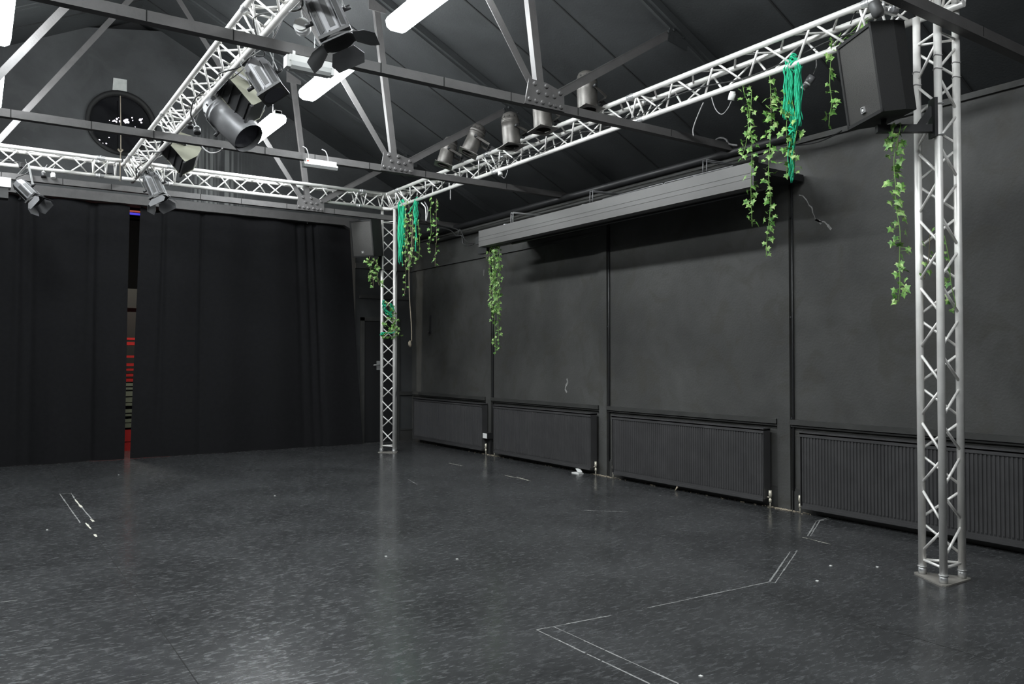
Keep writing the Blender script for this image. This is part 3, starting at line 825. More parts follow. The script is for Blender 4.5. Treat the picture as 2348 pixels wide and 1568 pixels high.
# ------------------------------------------------------------------ stage lamps
def frame(c, a, s):
    """matrix whose local -z is the beam a, local x the yoke axis s"""
    a = V(a).normalized(); s = V(s); s = (s-a*s.dot(a)).normalized(); t_ = (-a).cross(s)
    return Matrix(((s.x, t_.x, -a.x, c[0]), (s.y, t_.y, -a.y, c[1]), (s.z, t_.z, -a.z, c[2]), (0, 0, 0, 1)))
def imgdir(dx, dy, k): return (RT*dx+UP*dy+FW*k).normalized()
def yoke(t, c, s, hw, K, m, pts_extra=True):
    """U bracket from pivots c±s*hw to a crossbar at K, with clamp"""
    c = V(c); K = V(K); s = V(s).normalized()
    dv = (K-c).normalized()
    Kc = K-dv*.06
    mb = MB()
    for g in (-1, 1): mb.bar(c+s*hw*g, Kc+s*hw*g, .006, .028, s.cross(dv))
    mb.bar(Kc-s*hw, Kc+s*hw, .028, .006, dv)
    mb.build('yoke', m, t)
    for g in (-1, 1):
        MB().tube([c+s*(hw-.02)*g, c+s*(hw+.035)*g], .016, 10).build('knob', M_black, t)
    MB().tube([Kc, K-dv*.01], .010, 8).bar(K-dv*.03, K+dv*.03, .035, .07, s.cross(dv)).build('hook_clamp', M_black, t)
def par_can(label, c, a, K, s=None, m=None, L=.40, R=.105, gel=True, grp='black par cans'):
    c = V(c); a = V(a).normalized(); m = m or M_par
    s = V(s) if s else a.cross(V(K)-c).normalized()
    s = (s-a*s.dot(a)).normalized()
    t = thing('par_can', label, 'stage lamp', c, grp)
    M = frame(c, a, s)
    h = L/2
    MB(M).lathe([(R*.97, -h), (R, -h+.01), (R, -.02), (R*1.0, h*.30), (R*1.05, h*.31), (R*1.05, h*.36), (R*1.0, h*.37), (R*1.0, h*.48), (R*1.04, h*.49), (R*1.04, h*.53), (R*.97, h*.54), (R*.95, h*.70), (R*.80, h*.88), (R*.5, h*.98), (0, h)], 28, cap=False).build('housing', m, t)
    for k in range(10):
        Mk = M @ Matrix.Rotation(2*PI*k/10, 4, 'Z')
        MB(Mk).box((R*.955, -.006, h*.60), (R*.975, .006, h*.69)).build('vent_slot', M_seam, t)
    MB(M).lathe([(R*.9, -h+.05), (0, -h+.05)], 24).build('lens', M_lens, t)
    if gel:
        q = R*1.22; mb = MB(M); z = -h-.012
        mb.lathe([(R*.98, z), (R*.80, z)], 24, cap=False)
        n = 24
        o = []; i_ = []
        for k in range(n):
            an = 2*PI*k/n; cx, sy = math.cos(an), math.sin(an); f = q/max(abs(cx), abs(sy))
            o.append((cx*f, sy*f)); i_.append((R*.84*cx, R*.84*sy))
        for z_ in (z, z-.008):
            A = [mb._v((*p, z_)) for p in o]; B = [mb._v((*p, z_)) for p in i_]
            for k in range(n): mb.bm.faces.new((A[k], A[(k+1)%n], B[(k+1)%n], B[k]))
        A = [mb._v((*p, z)) for p in o]; B = [mb._v((*p, z-.008)) for p in o]
        for k in range(n): mb.bm.faces.new((A[k], A[(k+1)%n], B[(k+1)%n], B[k]))
        for sx in (-1, 1): mb.box((sx*R*.8-.01, -R*.7, z), (sx*R*.8+.01, R*.7, -h+.005))
        mb.build('gel_frame', m, t)
    yoke(t, c-a*(-.0), s, R+.02, K, m)
    cb = [c-a*(h*.9), c-a*(h*1.05)+V((.02,.02,-.02)), V(K)*.5+c*.5+V((.03,.05,.02)), V(K)+V((.02,.05,.05))]
    MB().tube(smooth(cb), .005, 6).build('power_lead', M_cable, t)
    return t
def smooth(P, k=8):
    P = [V(p) for p in P]; out = []
    Q = [P[0]*2-P[1]]+P+[P[-1]*2-P[-2]]
    for i in range(1, len(Q)-2):
        for j in range(k):
            u = j/k; p0, p1, p2, p3 = Q[i-1:i+3]
            out.append(.5*((2*p1)+(p2-p0)*u+(2*p0-5*p1+4*p2-p3)*u*u+(3*p1-p0-3*p2+p3)*u**3))
    out.append(P[-1]); return out
def fresnel(label, c, a, K, s, W=.20, L=.30, doors=(1,1,1,1), m=None, door_l=.15, open_=.9):
    c = V(c); a = V(a).normalized(); m = m or M_fix
    s = V(s); s = (s-a*s.dot(a)).normalized()
    t = thing('fresnel_spotlight', label, 'stage lamp', c, 'fresnel spotlights')
    M = frame(c, a, s); h = L/2; r = W/2
    # ribbed octagonal housing
    mb = MB(M); pts = []
    n = 8
    prof = []
    for k in range(n):
        a0 = 2*PI*(k+.5)/n; 
        prof.append((r*1.06*math.cos(a0), r*1.06*math.sin(a0)))
    mb.prism(prof, -h+.02, h-.03)
    mb.build('housing', m, t)
    for k in range(8):
        Mk = M @ Matrix.Rotation(2*PI*k/8+PI/8*0, 4, 'Z')
        MB(Mk).box((r*.96, -.030, -h+.03), (r*1.06, -.020, h-.05)).build('cooling_fin', m, t)
        MB(Mk).box((r*.96, -.012, -h+.05), (r*1.0, .028, h-.08)).build('vent_slot', M_fixd, t)
    MB(M).prism([(x*.9, y*.9) for x, y in prof], h-.03, h+.0).prism([(x*.75, y*.75) for x, y in prof], h, h+.012).build('rear_cap', m, t)
    MB(M).box((-r*1.05, -r*1.05, -h), (r*1.05, r*1.05, -h+.022)).build('front_plate', M_fixd, t)
    MB(M).lathe([(r*.85, -h-.006), (0, -h-.004)], 24).build('lens', M_lens, t)
    if any(doors):
        MB(M).lathe([(r*1.08, -h-.022), (r*1.08, -h), (r*.95, -h), (r*.95, -h-.022)], 24).build('door_ring', M_fixd, t)
        for k in range(4):
            if not doors[k]: continue
            Mk = M @ Matrix.Rotation(PI/2*k, 4, 'Z') @ Matrix.Translation((r*1.02, 0, -h-.022)) @ Matrix.Rotation(-open_*doors[k], 4, 'Y')
            mb = MB(Mk); w0, w1 = r*.75, r*1.15
            z = -door_l
            P = [(0, -w0, 0), (0, w0, 0), (0, w1, z*.55), (0, w1*.8, z), (0, -w1*.8, z), (0, -w1, z*.55)]
            A = [mb._v((-.001, p[1], p[2])) for p in P]; B = [mb._v((.001, p[1], p[2])) for p in P]
            mb.bm.faces.new(A); mb.bm.faces.new(B[::-1])
            for i in range(6): mb.bm.faces.new((A[i], A[(i+1)%6], B[(i+1)%6], B[i]))
            mb.build('barn_door', m, t)
    yoke(t, c, s, r+.025, K, M_pol)
    cb = [c-a*(h+.01), c-a*(h+.08)+s*.03, V(K)*.6+c*.4+s*.08, V(K)+s*.06+V((0,0,.04))]
    MB().tube(smooth(cb), .006, 6).build('power_lead', M_cable, t)
    return t
def flood(label, c, a, K, s, W=.34, H=.22, D=.30):
    """asymmetric cyc flood: beige cheeks, black body"""
    c = V(c); a = V(a).normalized(); s = V(s); s = (s-a*s.dot(a)).normalized()
    t = thing('flood_light', label, 'stage lamp', c, 'boxy flood lights with beige cheeks')
    M = frame(c, a, s)
    prof = [(-H/2, -D*.35), (H/2, -D*.35), (H/2, D*.2), (H*.15, D*.5), (-H*.35, D*.45), (-H/2, D*.15)]
    def ex(x0, x1, sc_=1.):
        mb = MB(M); A = [mb._v((x0, y*sc_, z*sc_)) for y, z in prof]; B = [mb._v((x1, y*sc_, z*sc_)) for y, z in prof]
        mb.bm.faces.new(A); mb.bm.faces.new(B[::-1])
        for i in range(6): mb.bm.faces.new((A[i], A[(i+1)%6], B[(i+1)%6], B[i]))
        return mb
    ex(-W/2, W/2, .97).build('body', M_black, t)
    for g in (-1, 1): ex(g*W/2, g*(W/2+.006)).build('cheek', M_beige, t)
    mb = MB(M)
    for y in (-H*.38, -H*.1, H*.18, H*.4): mb.bar((-W/2+.01, y, -D*.36), (W/2-.01, y, -D*.36), .006, .012, (0, 0, 1))
    mb.bar((-W/2-.008, -H/2, -D*.38), (W/2+.008, -H/2, -D*.38), .02, .03, (0,0,1)).bar((-W/2-.008, H/2, -D*.38), (W/2+.008, H/2, -D*.38), .02, .03, (0,0,1))
    mb.build('front_grille', M_black, t)
    for g in (-1, 1):
        MB(M).tube([(g*(W/2+.006), 0, .02), (g*(W/2+.045), 0, .02)], .013, 8).bar((g*(W/2+.04), -.035, .02), (g*(W/2+.04), .035, .03), .008, .012).build('wing_nut', M_pol, t)
    yoke(t, M @ V((0, 0, .02)), s, W/2+.02, K, M_fix)
    return t

# par cans standing along the right-hand truss (behind the first two tie beams)
D0 = V((-.04, -.05, -1))
def on_truss(px, py): 
    p = at(px, py, 0, 5.22); return p
pars = [((1346,207), imgdir(.03,-1,-.12), 'black par can highest on the right truss, right of the bolted plate', 1.0),
        ((1243,256), imgdir(.05,-1,-.12), 'black par can half hidden behind the bolted plate of the near tie beam', 1.0),
        ((1171,296), imgdir(.06,-1,-.1), 'black par can with rusty gel frame, third from the right on the truss', 1.0),
        ((1088,318), imgdir(-.40,-.9,-.1), 'black par can leaning left, second from the far end of the truss', .95),
        ((1027,346), imgdir(-.28,-.93,-.1), 'smallest and farthest black par can on the right truss', .95)]
for (px, py), a, lb, sc_ in pars:
    c = on_truss(px, py)
    K = V((5.42, c.y-.02, 4.114+.03)) if a.x > -.2 else V((5.42, c.y-.10, 4.15))
    if (K-c).length < .12: K = V((5.42, c.y, c.z+.05))
    par_can(lb, c, a, K, L=.40*sc_, R=.105*sc_)

# lamps on the middle truss
CBX, CBZ = 1.766, 3.906
c = at(752, 38, 0, 1.98); fresnel('largest grey fresnel lamp with open barn doors hanging at the top of the view', c, imgdir(.40, -.90, -.05), (1.80, c.y-.05, 4.10), RT*1+UP*.25, W=.215, L=.36, door_l=.16, open_=1.05)
c = at(607, 183, 0, 1.93); fresnel('grey fresnel lamp without doors, below the near tie beam on the middle truss', c, imgdir(.52, -.82, -.15), (1.80, c.y-.05, 3.98), RT*.8+UP*.5, W=.205, L=.31, doors=(0,0,0,0))
c = at(528, 275, 0, 1.93); par_can('large pale grey par can aimed towards the glaring light, on the middle truss', c, imgdir(.68, -.66, -.25), (1.79, c.y+.0, c.z+.16), s=RT*.55+UP*.6, m=M_fix, L=.56, R=.15, gel=False, grp='large par cans')
FA = imgdir(-.6, -.55, -.6); FS = RT*-.4-UP*.3+FW*.67
c = at(572, 196, 0, 1.99); flood('upper boxy flood lamp with beige cheek, behind the door-less fresnel', c+FS*.17, FA, (1.80, c.y+.1, 3.95), FS, W=.30, H=.36, D=.34)
c = at(420, 335, 0, 1.97); flood('lower boxy flood lamp with beige cheek, below the second tie beam', c+FS*.17, FA, (1.80, c.y+.1, 3.95), FS, W=.30, H=.36, D=.34)
c = at(355, 428, 0, 1.92); fresnel('grey fresnel lamp with barn doors hanging just above the curtain gap', c, imgdir(.42, -.90, -.1), (1.80, c.y-.03, 3.92), RT*1+UP*.2, W=.20, L=.33, door_l=.14, open_=.6)
c = at(62, 440, 1, 11.45); fresnel('small lamp with barn doors under the left end of the end truss', c, imgdir(.72, -.68, -.1), (c.x-.05, 11.62, 3.90), RT*.6+UP*.7, W=.165, L=.30, door_l=.12, open_=.4)
# white cased fitting cut by the left edge
c = at(-8, 424, 1, 11.4)
t = thing('lamp_housing', 'white topped lamp cut off by the left edge, under the end truss', 'stage lamp', c)
MB().box((c.x-.16, c.y-.1, c.z-.03), (c.x+.145, c.y+.12, c.z+.085)).build('top_cover', M_white, t)
MB().box((c.x-.14, c.y-.08, c.z-.16), (c.x+.12, c.y+.10, c.z-.03)).build('body', M_fixd, t)
MB().bar((c.x, c.y, c.z+.08), (c.x, 11.65, 3.9), .03, .006).build('yoke', M_fix, t)
c = at(500, 236, 0, 1.90)

# sockets, clamps and cables on the trusses
def socket(label, c, cable, r=.028, m=None, two=False, d=(0,.4,1)):
    t = thing('cable_socket', label, 'socket', c, 'sockets hanging on cables')
    c = V(c); d = V(d).normalized()
    MB().tube([c-d.orthogonal()*.0-d*.03, c+d*.03], r, 12).build('body', m or M_black, t)
    MB().tube([c+d*.03, c+d*.045], r*.8, 12).build('face', M_clear if m is None else M_white, t)
    if cable: MB().tube(smooth(cable), .0045, 6).build('lead', M_gcable, t)
    return t
def W3(px, py, x=1.80): return at(px, py, 0, x)
socket('round pale socket dangling beside the top fresnel lamp', W3(693, 62, 1.9), [W3(693,50,1.9), W3(691,30,1.9), W3(686,5,1.85), W3(690,-20,1.8)], r=.058, m=M_pol, d=(-.5,-.8,.1))
socket('black connector pair hanging between the flood lamp and the large par can', W3(436, 287), [W3(436,280), W3(425,262), W3(432,250), W3(445,262)], r=.03)
socket('black plug beside the connector pair on the middle truss', W3(452, 300), [W3(452,292), W3(447,280), W3(440,270), W3(436,258)], r=.033)
socket('small socket pair hanging from the end truss at upper left', at(100,402,1,11.6), [at(97,400,1,11.6), at(101,388,1,11.6), at(108,378,1,11.65)], r=.03)
socket('white socket beside it hanging from the end truss', at(122,404,1,11.6), [at(121,400,1,11.6), at(119,390,1,11.6), at(126,380,1,11.65)], r=.03, m=M_white)
socket('small white plug hanging under the right truss left of the ivy', at(1678,222,0,5.55), [at(1677,232,0,5.55), at(1668,250,0,5.55), at(1655,262,0,5.55), at(1642,252,0,5.55), at(1634,232,0,5.55), at(1630,212,0,5.55)], r=.03, m=M_white, d=(0,-.3,1))
socket('white plug dangling on a loop below the par cans', at(1147,397,0,5.55), [at(1150,404,0,5.55), at(1157,408,0,5.55), at(1163,395,0,5.55), at(1166,375,0,5.55), at(1168,352,0,5.55)], r=.032, m=M_white, d=(0,.2,1))
socket('black connector hanging between the green raffia and the speaker', at(1858,182,0,5.7), [at(1865,170,0,5.7), at(1872,150,0,5.7), at(1870,120,0,5.66)], r=.034, m=M_fix, d=(-.2,.5,-.7))
socket('second black connector beside the speaker', at(1849,194,0,5.7), [at(1855,190,0,5.7), at(1862,182,0,5.7)], r=.028, m=M_fix, d=(-.2,.6,-.6))
def cable(label, pts, r=.005, m=None, grp='loose cables on the rig'):
    return tag(MB().tube(smooth(pts), r, 6).build('cable', m or M_cable), label, 'cable', grp)
P = lambda l, x: [at(*q, 0, x) for q in l]
cable('grey cable curving down from the right truss to the near tie beam', P([(1613,235),(1604,255),(1594,280),(1589,298),(1590,312)], 5.55), .006, M_gcable)
cable('grey cable looped over the end of the near tie beam', P([(1638,325),(1645,318),(1655,316),(1665,320),(1672,330),(1690,333)], 6.6), .010, M_gcable)
cable('black cable lying along the right truss', [V((5.50+.03*math.sin(i), 3.3+i*.42, 3.935+.03*math.sin(i*1.7)+.02)) for i in range(19)], .006)
cable('second black cable lying along the right truss near the par cans', [V((5.53+.05*math.sin(i*1.3), 5.8+i*.3, 3.97+.05*math.sin(i*2.1))) for i in range(16)], .005)
cable('black cable wound along the lamp truss', [V((1.76+.07*math.sin(i*1.9), 4.0+i*.32, 3.95+.07*math.sin(i*1.3))) for i in range(24)], .007)
cable('grey cable sagging along the lamp truss', [V((1.80+.04*math.sin(i*2.3), 4.6+i*.33, 3.91+.06*math.sin(i*2.6))) for i in range(20)], .005, M_gcable)
cable('black cable along the left part of the end truss', [V((-1.2+i*.3, 11.70+.03*math.sin(i*2), 3.93+.03*math.sin(i*1.5))) for i in range(10)], .006)
cable('black cable along the right part of the end truss', [V((2.0+i*.3, 11.70+.03*math.sin(i*2), 3.93+.03*math.sin(i*1.5))) for i in range(12)], .006)
cable('grey cable loop hanging under the large par can', P([(462,334),(470,343),(482,350),(495,350),(505,346),(510,340)], 1.95), .007, M_gcable)
cable('pair of white cables hanging at the far corner block', P([(966,465),(975,475),(977,490),(977,506)], 5.6), .010, M_white)
cable('white cable beside it hanging at the far corner block', P([(974,463),(981,478),(980,494),(978,503)], 5.6), .008, M_gcable)
cable('short white cord hanging under the truss near the far column', P([(1033,425),(1033,458)], 5.55), .008, M_gcable)
cable('black cable dropping to the screen motor', [V((6.15, 11.62, 3.74))]+P([(1046,525),(1050,540),(1059,541),(1062,558),(1072,563),(1085,560)], 6.08), .010)
cable('black cable loop left of the screen motor', [V((6.0, 11.62, 3.74))]+P([(1020,524),(1036,530),(1048,541),(1053,533),(1053,526),(1058,530),(1065,548),(1075,556),(1092,558)], 6.08), .008)
cable('cable running up to the wall top near the corner', P([(965,545),(990,535),(1015,528),(1034,521)], 6.68), .010)
cable('thin cable looping along the top of the right wall', P([(1780,334),(1830,333),(1870,327),(1900,316),(1930,300)], 6.60), .006)
cable('black cable hanging down the near column corner block', P([(1980,0),(1968,18),(1958,35),(1950,55)], 5.45), .004)
cable('cable wound round the rear leg of the far column', [V((5.66+.035*math.cos(i*.9), 11.76+.035*math.sin(i*.9), .15+i*.14)) for i in range(25)], .006)
for i, (x, y, l) in enumerate(((6.0, 11.62, 'loose cable coil on the farthest tie beam'),)):
    cable(l, [V((5.9+.14*math.cos(k*.7), 11.6, 3.84+.07*math.sin(k*.7))) for k in range(10)], .008)
# wire rings wrapped around the near column
for k, (o, zl) in enumerate((((5.463, 3.0066), (3.50, 3.41)), ((5.343, 2.7987), (3.53, 3.44)), ((5.583, 2.7987), (3.53, 3.43)))):
    for z in zl:
        M = Matrix.Translation((o[0], o[1], z))
        MB().tube([(o[0]+.0275*math.cos(a*PI/8), o[1]+.0275*math.sin(a*PI/8), z+.004*math.sin(a)) for a in range(17)], .0035, 6).build('cable_tie', M_gcable, cn)
# small beige box on the far column, plug on the near corner block
tag(MB().box((5.56, 11.60, 3.56), (5.62, 11.64, 3.66)).build('junction_box', M_beigeb), 'small beige box tied at the top of the far column', 'box')
t = thing('spotlight', 'small dark spotlight clamped above the near speaker', 'stage lamp', at(2010, 22, 0, 5.15))
c = at(2010, 22, 0, 5.2)
MB(frame(c, imgdir(-.3, .9, .1), RT)).lathe([(.035, -.06), (.042, -.05), (.042, .03), (.03, .055), (0, .06)], 16).build('housing', M_fixd, t)
MB().bar(c, (5.45, c.y, 3.95), .025, .005).build('bracket', M_pol, t)
cl = thing('rigging_clamp', 'cluster of steel clamps on the corner above the near speaker', 'clamp', at(2045, 25, 0, 5.3))
c = at(2050, 25, 0, 5.35)
for i, (dx, dz) in enumerate(((0,0),(.05,.03),(.10,-.01),(-.05,.02))):
    MB().tube([c+V((dx,-dx,dz)), c+V((dx+.01,-dx,dz+.07))], .012, 8).tube([c+V((dx-.03,-dx,dz)), c+V((dx+.03,-dx,dz))], .02, 10).build('bolt', M_pol if i % 2 else M_fix, cl)

# ------------------------------------------------------------------ emergency and exit lights
t = thing('emergency_light', 'white emergency light with clear cover hanging under the near tie beam', 'light', (2.0, 5.70, 3.55))
xa, xb = 1.86, 2.18
MB().box((xa, 5.60, 3.645), (xb, 5.69, 3.69)).build('housing', M_white, t)
mb = MB(); pr = [(5.60, 3.645), (5.595, 3.61), (5.615, 3.59), (5.675, 3.59), (5.70, 3.61), (5.69, 3.645)]
A = [mb._v((xa+.01, y, z)) for y, z in pr]; B = [mb._v((xb-.01, y, z)) for y, z in pr]
mb.bm.faces.new(A); mb.bm.faces.new(B[::-1])
for i in range(6): mb.bm.faces.new((A[i], A[(i+1)%6], B[(i+1)%6], B[i]))
mb.build('cover', M_clear, t)
MB().box((xa-.02, 5.61, 3.60), (xa+.01, 5.685, 3.685)).build('end_cap', M_white, t)
MB().box((xb-.01, 5.61, 3.60), (xb+.02, 5.685, 3.685)).build('end_cap', M_white, t)
for x in (xa+.05, xb-.05): MB().bar((x, 5.665, 3.69), (x, 5.665, 3.74), .02, .01).build('hanger', M_white, t)
t = thing('emergency_light', 'small clear covered light with red dot hanging on wires from the second tie beam', 'light', (3.19, 8.56, 3.61))
xa, xb = 3.0, 3.385
MB().box((xa+.02, 8.53, 3.672), (xb-.01, 8.60, 3.715)).build('housing', M_white, t)
mb = MB(); pr = [(8.525, 3.672), (8.51, 3.65), (8.53, 3.622), (8.60, 3.622), (8.615, 3.65), (8.605, 3.672)]
A = [mb._v((xa, y, z)) for y, z in pr]; B = [mb._v((xb, y, z)) for y, z in pr]
mb.bm.faces.new(A); mb.bm.faces.new(B[::-1])
for i in range(6): mb.bm.faces.new((A[i], A[(i+1)%6], B[(i+1)%6], B[i]))
mb.build('cover', M_clear, t)
MB().box((xa+.03, 8.523, 3.684), (xa+.05, 8.529, 3.694)).build('indicator', mat('red_indicator', (1, .08, .05), .5, emit=2), t)
MB().box((xa+.14, 8.526, 3.676), (xa+.26, 8.53, 3.708)).build('label_plate', M_white, t)
for x in (xa+.06, xb-.10): MB().tube(smooth([(x, 8.565, 3.70), (x-.005, 8.56, 3.76), (x-.02, 8.58, 3.83), (x-.05, 8.62, 3.86)]), .006, 6).build('hanger_wire', M_gcable, t)

# ------------------------------------------------------------------ speakers
def speaker(label, corner, az, tilt, Wd, H, Dp, col, arm_from, arm_z, up_off):
    """corner = front right top corner (seen from the room), az = azimuth of the face normal"""
    t = thing('loudspeaker', label, 'speaker', corner, 'black wall bracket speakers')
    n = V((math.sin(az), math.cos(az), 0)); e = V((-n.y, n.x, 0))  # e: along the face width
    nd = (n*math.cos(tilt)-V((0,0,1))*math.sin(tilt)).normalized(); u = (V((0,0,1))*math.cos(tilt)+n*math.sin(tilt)).normalized()
    return t, n, e, nd, u
def build_speaker(label, c0, az, tilt, Wd, H, Dp, flip):
    n = V((math.sin(az), math.cos(az), 0)); nd = (n*math.cos(tilt)-V((0,0,1))*math.sin(tilt)); u = (V((0,0,1))*math.cos(tilt)+n*math.sin(tilt))
    e = u.cross(nd).normalized()        # local x
    # c0 front centre top ; local: x=e, y=u (up), z=nd (front)
    M = Matrix(((e.x, u.x, nd.x, c0[0]), (e.y, u.y, nd.y, c0[1]), (e.z, u.z, nd.z, c0[2]), (0, 0, 0, 1)))
    base = M @ V((0, -H, -Dp/2))
    t = thing('loudspeaker', label, 'speaker', base, 'black wall bracket speakers')
    h = Wd/2
    # cabinet with tapering rear
    mb = MB(M)
    pl = [(-h, 0), (h, 0), (h*.99, -Dp*.6), (h*.80, -Dp), (-h*.80, -Dp), (-h*.99, -Dp*.6)]
    A = [mb._v((x, 0, z)) for x, z in pl]; B = [mb._v((x, -H, z)) for x, z in pl]
    mb.bm.faces.new(A); mb.bm.faces.new(B[::-1])
    for i in range(6): mb.bm.faces.new((A[i], A[(i+1)%6], B[(i+1)%6], B[i]))
    cab = mb.build('cabinet', M_spk, t)
    mb = MB(M); fw = .022
    for a, b in (((-h, -H, 0), (h, -H+fw, .012)), ((-h, -fw, 0), (h, 0, .012)), ((-h, -H, 0), (-h+fw, 0, .012)), ((h-fw, -H, 0), (h, 0, .012))): mb.box(a, b)
    mb.build('front_bezel', M_spk, t)
    mb = MB(M); nx, ny = 8, 14
    vv = [[mb._v((-h+fw+(Wd-2*fw)*i/nx, -fw-(H-2*fw)*j/ny, .003+.012*math.sin(PI*i/nx)*math.sin(PI*j/ny))) for i in range(nx+1)] for j in range(ny+1)]
    for j in range(ny):
        for i in range(nx):
            f = mb.bm.faces.new((vv[j][i], vv[j][i+1], vv[j+1][i+1], vv[j+1][i])); f.smooth = True
    mb.build('grille', M_grill, t)
    # square badge with small mark, low on the grille
    bx, by = (0, -H+.075)
    mb = MB(M); q = .020; tq = .004
    for a, b in (((-q, -q), (q, -q+tq)), ((-q, q-tq), (q, q)), ((-q, -q), (-q+tq, q)), ((q-tq, -q), (q, q))): mb.box((bx+a[0], by+a[1], .006), (bx+b[0], by+b[1], .018))
    bd = mb.build('badge', M_pol, t)
    MB(M).box((bx-.007, by-.008, .008), (bx+.008, by+.007, .018)).build('badge_mark', M_white, bd)
    return t, M
# near speaker: front right top corner near (4.85,2.99,3.70)
az = math.radians(-62); tl = math.radians(8)
Wd, H, Dp = .43, .585, .25
n = V((math.sin(az), math.cos(az), 0)); u = (V((0,0,1))*math.cos(tl)+n*math.sin(tl)); nd = (n*math.cos(tl)-V((0,0,1))*math.sin(tl)); e = u.cross(nd)
corner = CAM+(FW+RT*((1999-1174)/FPX)+UP*((784-49)/FPX))*5.13
# seen from the camera the near vertical edge of the face is on the side facing the camera
side = e if (e.dot(FW) < 0) else -e
c0 = corner-side*Wd/2
spk1, Ms = build_speaker('large black loudspeaker tilted down beside the near column', c0, az, tl, Wd, H, Dp, 1)
def wall_bracket(label, spkM, H, Dp, colpt, z, grp='speaker brackets'):
    t = thing('speaker_bracket', label, 'bracket', V((colpt[0], colpt[1], z)), grp)
    b = spkM @ V((0, -H, -Dp*.5))
    post = V((b.x, b.y, z))
    MB().tube([b+V((0,0,.01)), post-V((0,0,.0))], .018, 12).build('pole', M_black, t)
    d = (V((colpt[0], colpt[1], z))-post); d.z = 0; L = d.length; d.normalize()
    MB().bar(post-d*.05, post+d*(L-.05), .045, .05).build('arm', M_black, t)
    cp = post+d*(L-.035)
    MB().bar(cp+V((0,0,-.06)), cp+V((0,0,.20)), .09, .02, d).build('clamp_plate', M_black, t)
    MB().bar(cp-d*.10+V((0,0,.0)), cp+V((0,0,.14)), .006, .05, V((0,0,1))).build('gusset', M_black, t)
    for zz_ in (-.045, .165):
        c = V((colpt[0], colpt[1], z+zz_))
        MB().tube([c+V((.034*math.cos(a*PI/8), .034*math.sin(a*PI/8), 0)) for a in range(17)], .004, 6).build('u_bolt', M_pol, t)
    return t
wall_bracket('black bracket arm clamped to the near column, carrying the near speaker', Ms, H, Dp, (5.343, 2.7987), 3.038)
az2 = math.radians(-118)
n2 = V((math.sin(az2), math.cos(az2), 0)); u2 = (V((0,0,1))*math.cos(tl)+n2*math.sin(tl)); nd2 = (n2*math.cos(tl)-V((0,0,1))*math.sin(tl)); e2 = u2.cross(nd2)
corner2 = CAM+(FW+RT*((852-1174)/FPX)+UP*((784-502)/FPX))*12.4
side2 = e2 if (e2.dot(RT) > 0) else -e2
c02 = corner2-side2*.43/2
spk2, Ms2 = build_speaker('black loudspeaker beside the far column, over the curtain edge', c02, az2, tl, .43, .575, .29, 1)
wall_bracket('black bracket on the far column carrying the far speaker', Ms2, .575, .29, (5.428, 11.759), 2.98)

# ------------------------------------------------------------------ greenery and raffia
LEAF = [(0, 0), (.10, -.22), (.42, -.30), (.36, -.02), (.62, .18), (.30, .34), (.16, .52), (0, .95), (-.16, .52), (-.30, .34), (-.62, .18), (-.36, -.02), (-.42, -.30), (-.10, -.22)]
def leaf(mb, p, size, rnd, out):
    n = V((rnd.uniform(-1,1), rnd.uniform(-1,1), rnd.uniform(-.2,.6)))-FW*.0
    n = (n+V((-.5,-.6,.2))).normalized()
    d = (V((rnd.uniform(-.5,.5), rnd.uniform(-.5,.5), -1))+out*.8); d = (d-n*d.dot(n)).normalized(); s = d.cross(n)
    vs = []
    for x, y in LEAF:
        b = -abs(x)*.25
        vs.append(mb._v(p+(s*x+d*(y-.0)+n*b)*size))
    c = mb._v(p+(d*.25+n*.02)*size)
    for i in range(len(vs)):
        f = mb.bm.faces.new((c, vs[i], vs[(i+1)%len(vs)]))
def ivy(label, strands, cat='ivy', grp='hanging ivy garlands', size=.045, step=.035, seed=1, spread=.045, gaps=()):
    rnd = random.Random(seed)
    t = thing('ivy_garland', label, cat, strands[0][-1], grp)
    stems = []
    for pts in strands:
        Pp = smooth([p+V((rnd.gauss(0,.004), rnd.gauss(0,.006), 0)) for p in pts], 6)
        stems.append(Pp)
    mb = MB()
    for Pp in stems:
        stalk = MB().tube(Pp, .0028, 5)
        acc = 0; nxt = rnd.uniform(.0, step)
        for a, b in zip(Pp, Pp[1:]):
            L = (b-a).length; 
            while nxt < acc+L:
                p = a.lerp(b, (nxt-acc)/L)
                if not any(g0 < p.z < g1 for g0, g1 in gaps):
                    an = rnd.uniform(0, 2*PI); o = V((math.cos(an), math.sin(an), rnd.uniform(-.4,.1)))
                    q = p+o*rnd.uniform(.25, 1.)*spread
                    stalk.tube([p, q], .0012, 3)
                    leaf(mb, q, size*rnd.uniform(.65, 1.12), rnd, o)
                nxt += step*rnd.uniform(.35, 1.5)
            acc += L
        stalk.build('stem', M_stem if rnd.random() < .7 else M_stem2, t)
    mb.build('leaves', M_leaf, t, fix=False)
    return t
XT = 5.54
R5 = lambda l, x=XT: [at(*q, 0, x) for q in l]
ivy('ivy garland with two strands, leftmost of the near hanging group', [R5([(1700,190),(1706,212),(1714,245),(1721,300),(1724,350),(1722,420),(1724,470),(1721,520)]), R5([(1722,205),(1723,240),(1716,290),(1711,330),(1707,352),(1702,368)])], seed=2, step=.031, spread=.058, size=.052)
ivy('long single ivy strand, second of the near group, hanging lowest there', [R5([(1764,172),(1763,200),(1765,245),(1767,290),(1764,330),(1762,380),(1764,420),(1768,455),(1764,500),(1762,545),(1756,590)]), R5([(1766,215),(1768,260),(1767,285)])], seed=5, size=.053, step=.031, spread=.062)
ivy('ivy strand tangled with the green raffia near the speaker', [R5([(1806,190),(1800,225),(1804,262),(1803,300),(1806,350),(1804,405)]), R5([(1818,228),(1822,260),(1826,300),(1822,345),(1822,395)])], seed=8, spread=.06, size=.056)
